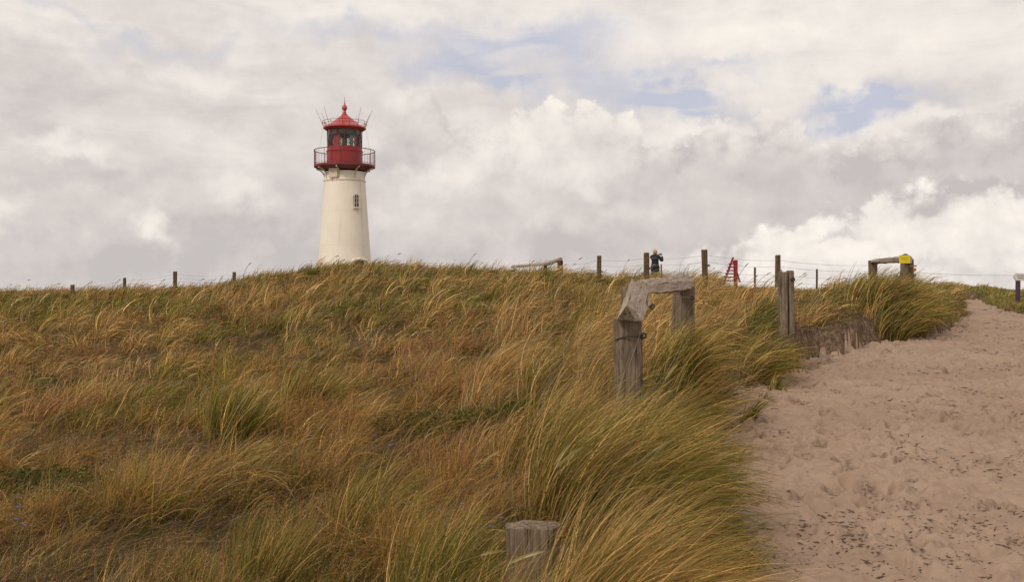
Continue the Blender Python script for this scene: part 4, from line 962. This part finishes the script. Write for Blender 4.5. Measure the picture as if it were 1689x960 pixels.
for py in (435.2, 440.6, 446.2, 451.8, 457.2, 463):
    z_ = Z(py, d_) - g_
    if z_ < .1: continue
    tt = (t_.z - z_) / (t_.z - f_.z); xx = t_.x + (f_.x - t_.x) * tt
    MB().box(((xx + X(1212, d_) - x_) / 2, 0, z_), (X(1212, d_) - x_ - xx + .14, .22, .05)).build('rung', wood_red, LD)

# ------------------------------------------------------------------ person taking a picture
def skinned(name, verts, edges, radii, mat_, parent, root=0, sub=2):
    me = bpy.data.meshes.new(name); me.from_pydata([tuple(v) for v in verts], edges, []); me.materials.append(mat_)
    o = bpy.data.objects.new(name, me); COL.objects.link(o); o.parent = parent
    md = o.modifiers.new('Skin', 'SKIN'); md.use_smooth_shade = True
    for i, r_ in enumerate(radii):
        sv = me.skin_vertices[0].data[i]; sv.radius = (r_, r_) if not isinstance(r_, tuple) else r_; sv.use_root = (i == root)
    s_ = o.modifiers.new('Sub', 'SUBSURF'); s_.levels = sub; s_.render_levels = sub
    return o
d_ = 40.; x_ = X(1080.5, d_); g_ = gz1(x_, d_); H = Z(411, d_) - g_; print('person height', H)
PS = empty('person', (x_, d_, g_), 'person in a dark navy jacket and jeans raising a phone to take a picture', 'person')
PS.scale = (H / 1.70,) * 3; PS.rotation_euler.z = R(52)              # local +X is where the person looks
# local skeleton (facing +X)
J = dict(pel=(0, 0, .92), wai=(0, 0, 1.08), che=(.0, 0, 1.28), sho=(-.01, 0, 1.41), nek=(.02, 0, 1.47), hd0=(.03, 0, 1.535), hd1=(.025, 0, 1.60), hd2=(.02, 0, 1.655),
         sL=(.0, .17, 1.38), eL=(.22, .20, 1.22), wL=(.36, .09, 1.42), hL=(.40, .07, 1.48), sR=(.0, -.17, 1.38), eR=(.24, -.21, 1.20), wR=(.42, -.10, 1.40), hR=(.45, -.07, 1.47),
         kL=(.03, .11, .50), aL=(-.01, .12, .09), tL=(.15, .13, .035), kR=(.02, -.10, .50), aR=(-.03, -.11, .09), tR=(.13, -.12, .035), hiL=(0, .09, .88), hiR=(0, -.09, .88))
def chain(keys, edges): ix = {k: i for i, k in enumerate(keys)}; return [J[k] for k in keys], [(ix[a], ix[b]) for a, b in edges]
ks = ['pel', 'wai', 'che', 'sho', 'nek', 'hd0', 'hd1', 'hd2', 'sL', 'eL', 'wL', 'hL', 'sR', 'eR', 'wR', 'hR', 'hiL', 'kL', 'aL', 'tL', 'hiR', 'kR', 'aR', 'tR']
v, e = chain(ks, [('pel', 'wai'), ('wai', 'che'), ('che', 'sho'), ('sho', 'nek'), ('nek', 'hd0'), ('hd0', 'hd1'), ('hd1', 'hd2'), ('sho', 'sL'), ('sL', 'eL'), ('eL', 'wL'), ('wL', 'hL'), ('sho', 'sR'), ('sR', 'eR'), ('eR', 'wR'), ('wR', 'hR'),
                  ('pel', 'hiL'), ('hiL', 'kL'), ('kL', 'aL'), ('aL', 'tL'), ('pel', 'hiR'), ('hiR', 'kR'), ('kR', 'aR'), ('aR', 'tR')])
rad = dict(pel=.12, wai=.105, che=.11, sho=.05, nek=.05, hd0=.07, hd1=.088, hd2=.055, sL=.045, eL=.04, wL=.026, hL=.035, sR=.045, eR=.04, wR=.026, hR=.035, hiL=.085, kL=.055, aL=.038, tL=.03, hiR=.085, kR=.055, aR=.038, tR=.03)
# nose, chin and five fingers per hand grow out of the same body
bi = {k: i for i, k in enumerate(ks)}; rads = [rad[k] for k in ks]
def grow(p, r_, frm): v.append(p); rads.append(r_); e.append((frm, len(v) - 1)); return len(v) - 1
grow((.13, 0, 1.585), .016, bi['hd0']); grow((.10, 0, 1.515), .028, bi['hd0'])
for s_, wk, ln in ((1, 'hL', .075), (-1, 'hR', .075)):
    hx, hy, hz_ = J[wk]
    for q in range(4):
        a = grow((hx + .005 + q * .006, hy - s_ * .02, hz_ + .045 - q * .020), .0095, bi[wk]); grow((hx + .012, hy - s_ * (.055 + .006 * (q % 2)), hz_ + .040 - q * .019), .008, a)
    a = grow((hx - .02, hy - s_ * .02, hz_ + .02), .011, bi[wk]); grow((hx - .022, hy - s_ * .05, hz_ + .035), .009, a)
skinned('body', v, e, rads, skin_m, PS)
J['col'] = (.012, 0, 1.475); J['dL'] = (0, .10, 1.43); J['dR'] = (0, -.10, 1.43)
v, e = chain(['wai', 'pel', 'che', 'sho', 'sL', 'eL', 'wL', 'sR', 'eR', 'wR', 'col'], [('pel', 'wai'), ('wai', 'che'), ('che', 'sho'), ('sho', 'sL'), ('sL', 'eL'), ('eL', 'wL'), ('sho', 'sR'), ('sR', 'eR'), ('eR', 'wR'), ('sho', 'col')])
v.append((0, 0, .84)); e.append((1, len(v) - 1))
skinned('jacket', v, e, [(.170, .160), (.180, .175), (.185, .165), (.12, .13), .088, .066, .048, .088, .066, .048, .072, (.165, .165)], navy, PS, 0)
def ell(zs, rx_, ry_, cx_=0, cy_=0, n=16):
    b = MB(); rings = []
    for z, a, c in zip(zs, rx_, ry_): rings.append([b.bm.verts.new(((cx_(z) if callable(cx_) else cx_) + a*math.cos(t), (cy_(z) if callable(cy_) else cy_) + c*math.sin(t), z)) for t in [2*math.pi*k/n for k in range(n)]])
    for A, B in zip(rings, rings[1:]):
        for k in range(n): b.bm.faces.new((A[k], A[(k+1) % n], B[(k+1) % n], B[k]))
    b.bm.faces.new(rings[0][::-1]); b.bm.faces.new(rings[-1]); return b
b = ell([.78, .86, .95, 1.02], [.145, .150, .145, .13], [.165, .175, .17, .15]); zl = [.06, .30, .50, .68, .86]
for s_ in (1, -1):
    l_ = ell(zl, [.062, .070, .078, .100, .115], [.062, .070, .078, .095, .10], lambda z: .02 * math.sin(z * 3), lambda z, s_=s_: s_ * (.115 - .02 * z))
    me_ = bpy.data.meshes.new('tmp'); l_.bm.to_mesh(me_); l_.bm.free(); b.bm.from_mesh(me_); bpy.data.meshes.remove(me_)
b.build('jeans', denim, PS, 60)
b = MB(); bmesh.ops.create_uvsphere(b.bm, u_segments=24, v_segments=16, radius=1)
for v_ in b.bm.verts:
    x_2, y_2, z_2 = v_.co
    v_.co = (x_2 * (.105 if x_2 < 0 else .075) - .012, y_2 * .092, 1.615 + z_2 * (.098 if z_2 > 0 else .135) - .02 * max(0, x_2))
    v_.co += Vector((random.uniform(-1, 1), random.uniform(-1, 1), 0)) * .003
b.build('hair', hair_m, PS, 60)
for s_ in (1, -1): skinned('shoe', [(-.06 - .01*s_, .115 * s_, .05), (.05, .12 * s_, .045), (.16, .13 * s_, .035)], [(0, 1), (1, 2)], [.05, .05, .038], shoe_m, PS, 0)
M_ = Matrix.Translation(PS.location) @ Matrix.Rotation(R(52), 4, 'Z') @ Matrix.Diagonal((H / 1.70,) * 3 + (1,))
pc = M_ @ Vector((.45, .0, 1.50))
PH = empty('phone', pc, 'dark phone held up in both hands by the person', 'phone', rz=R(52)); PH.scale = (H / 1.7,) * 3
MB().box((0, 0, 0), (.012, .15, .075)).bevel(.005, 2).build('phone_case', phone_m, PH, 40); MB().box((-.0075, 0, 0), (.002, .138, .066)).build('screen', dark_glass, PH)

# ------------------------------------------------------------------ small wild flowers
blue_m = paint('blue_petals', (.16, .16, .48), .7, .1, 30); yel_m = paint('yellow_petals', (.75, .40, .02), .7, .1, 30); stem_m = paint('green_stem', (.10, .13, .03), .8, .1, 30)
def flower(nm, px, py, d, mat_, r_, lab, grp):
    x = X(px, d); g = gz1(x, d); h = max(.08, Z(py, d) - g)
    E = empty(nm, (x, d, g), lab, 'flower', grp); MB().tube([(0, 0, 0), (.02, 0, h * .5), (.03, 0, h)], .0016, 4).build('stem', stem_m, E)
    b = MB()
    for q in range(6):
        a = q * math.pi / 3; c_, s_ = math.cos(a), math.sin(a)
        b.hull([(.03, 0, h), (.03 + c_*r_ - s_*r_*.3, s_*r_ + c_*r_*.3, h + r_*.45), (.03 + c_*r_ + s_*r_*.3, s_*r_ - c_*r_*.3, h + r_*.45), (.03 + c_*r_*1.2, s_*r_*1.2, h + r_*.4), (.03 + c_*r_*.6, s_*r_*.6, h + r_*.05)])
    b.build('petals', mat_, E)
FL = [(22, 838, 5.4, 'blue flower at the left edge of the view, highest of three'), (31, 868, 5.2, 'lowest of the three blue flowers at the left edge'), (18, 858, 5.3, 'blue flower nearest the left edge, middle of three'),
      (611, 720, 6.2, 'blue flower in a dark hollow, left of a close pair'), (634, 736, 6.1, 'blue flower in a dark hollow, right of a close pair'), (753, 833, 5.0, 'blue flower standing alone up left of the sunken post'),
      (800, 870, 4.6, 'blue flower just left of the sunken post'), (815, 856, 4.6, 'blue flower closest above the left corner of the sunken post'), (645, 934, 4.4, 'leftmost of three blue flowers at the bottom edge'),
      (676, 946, 4.3, 'lowest of three blue flowers at the bottom edge'), (695, 926, 4.4, 'rightmost of three blue flowers at the bottom edge'), (963, 562, 9.5, 'far blue flower left of the corner fence')]
for px, py, d, lab in FL: flower('blue_wildflower', px, py, d, blue_m, .011, lab, 'tiny blue wildflowers in the grass')
for px, py, d, lab in ((943, 613, 9.0, 'lower orange yellow flower by the dark leafy patch'), (961, 582, 9.2, 'upper orange yellow flower beside the corner fence')):
    flower('yellow_wildflower', px, py, d, yel_m, .022, lab, 'orange yellow wildflowers')
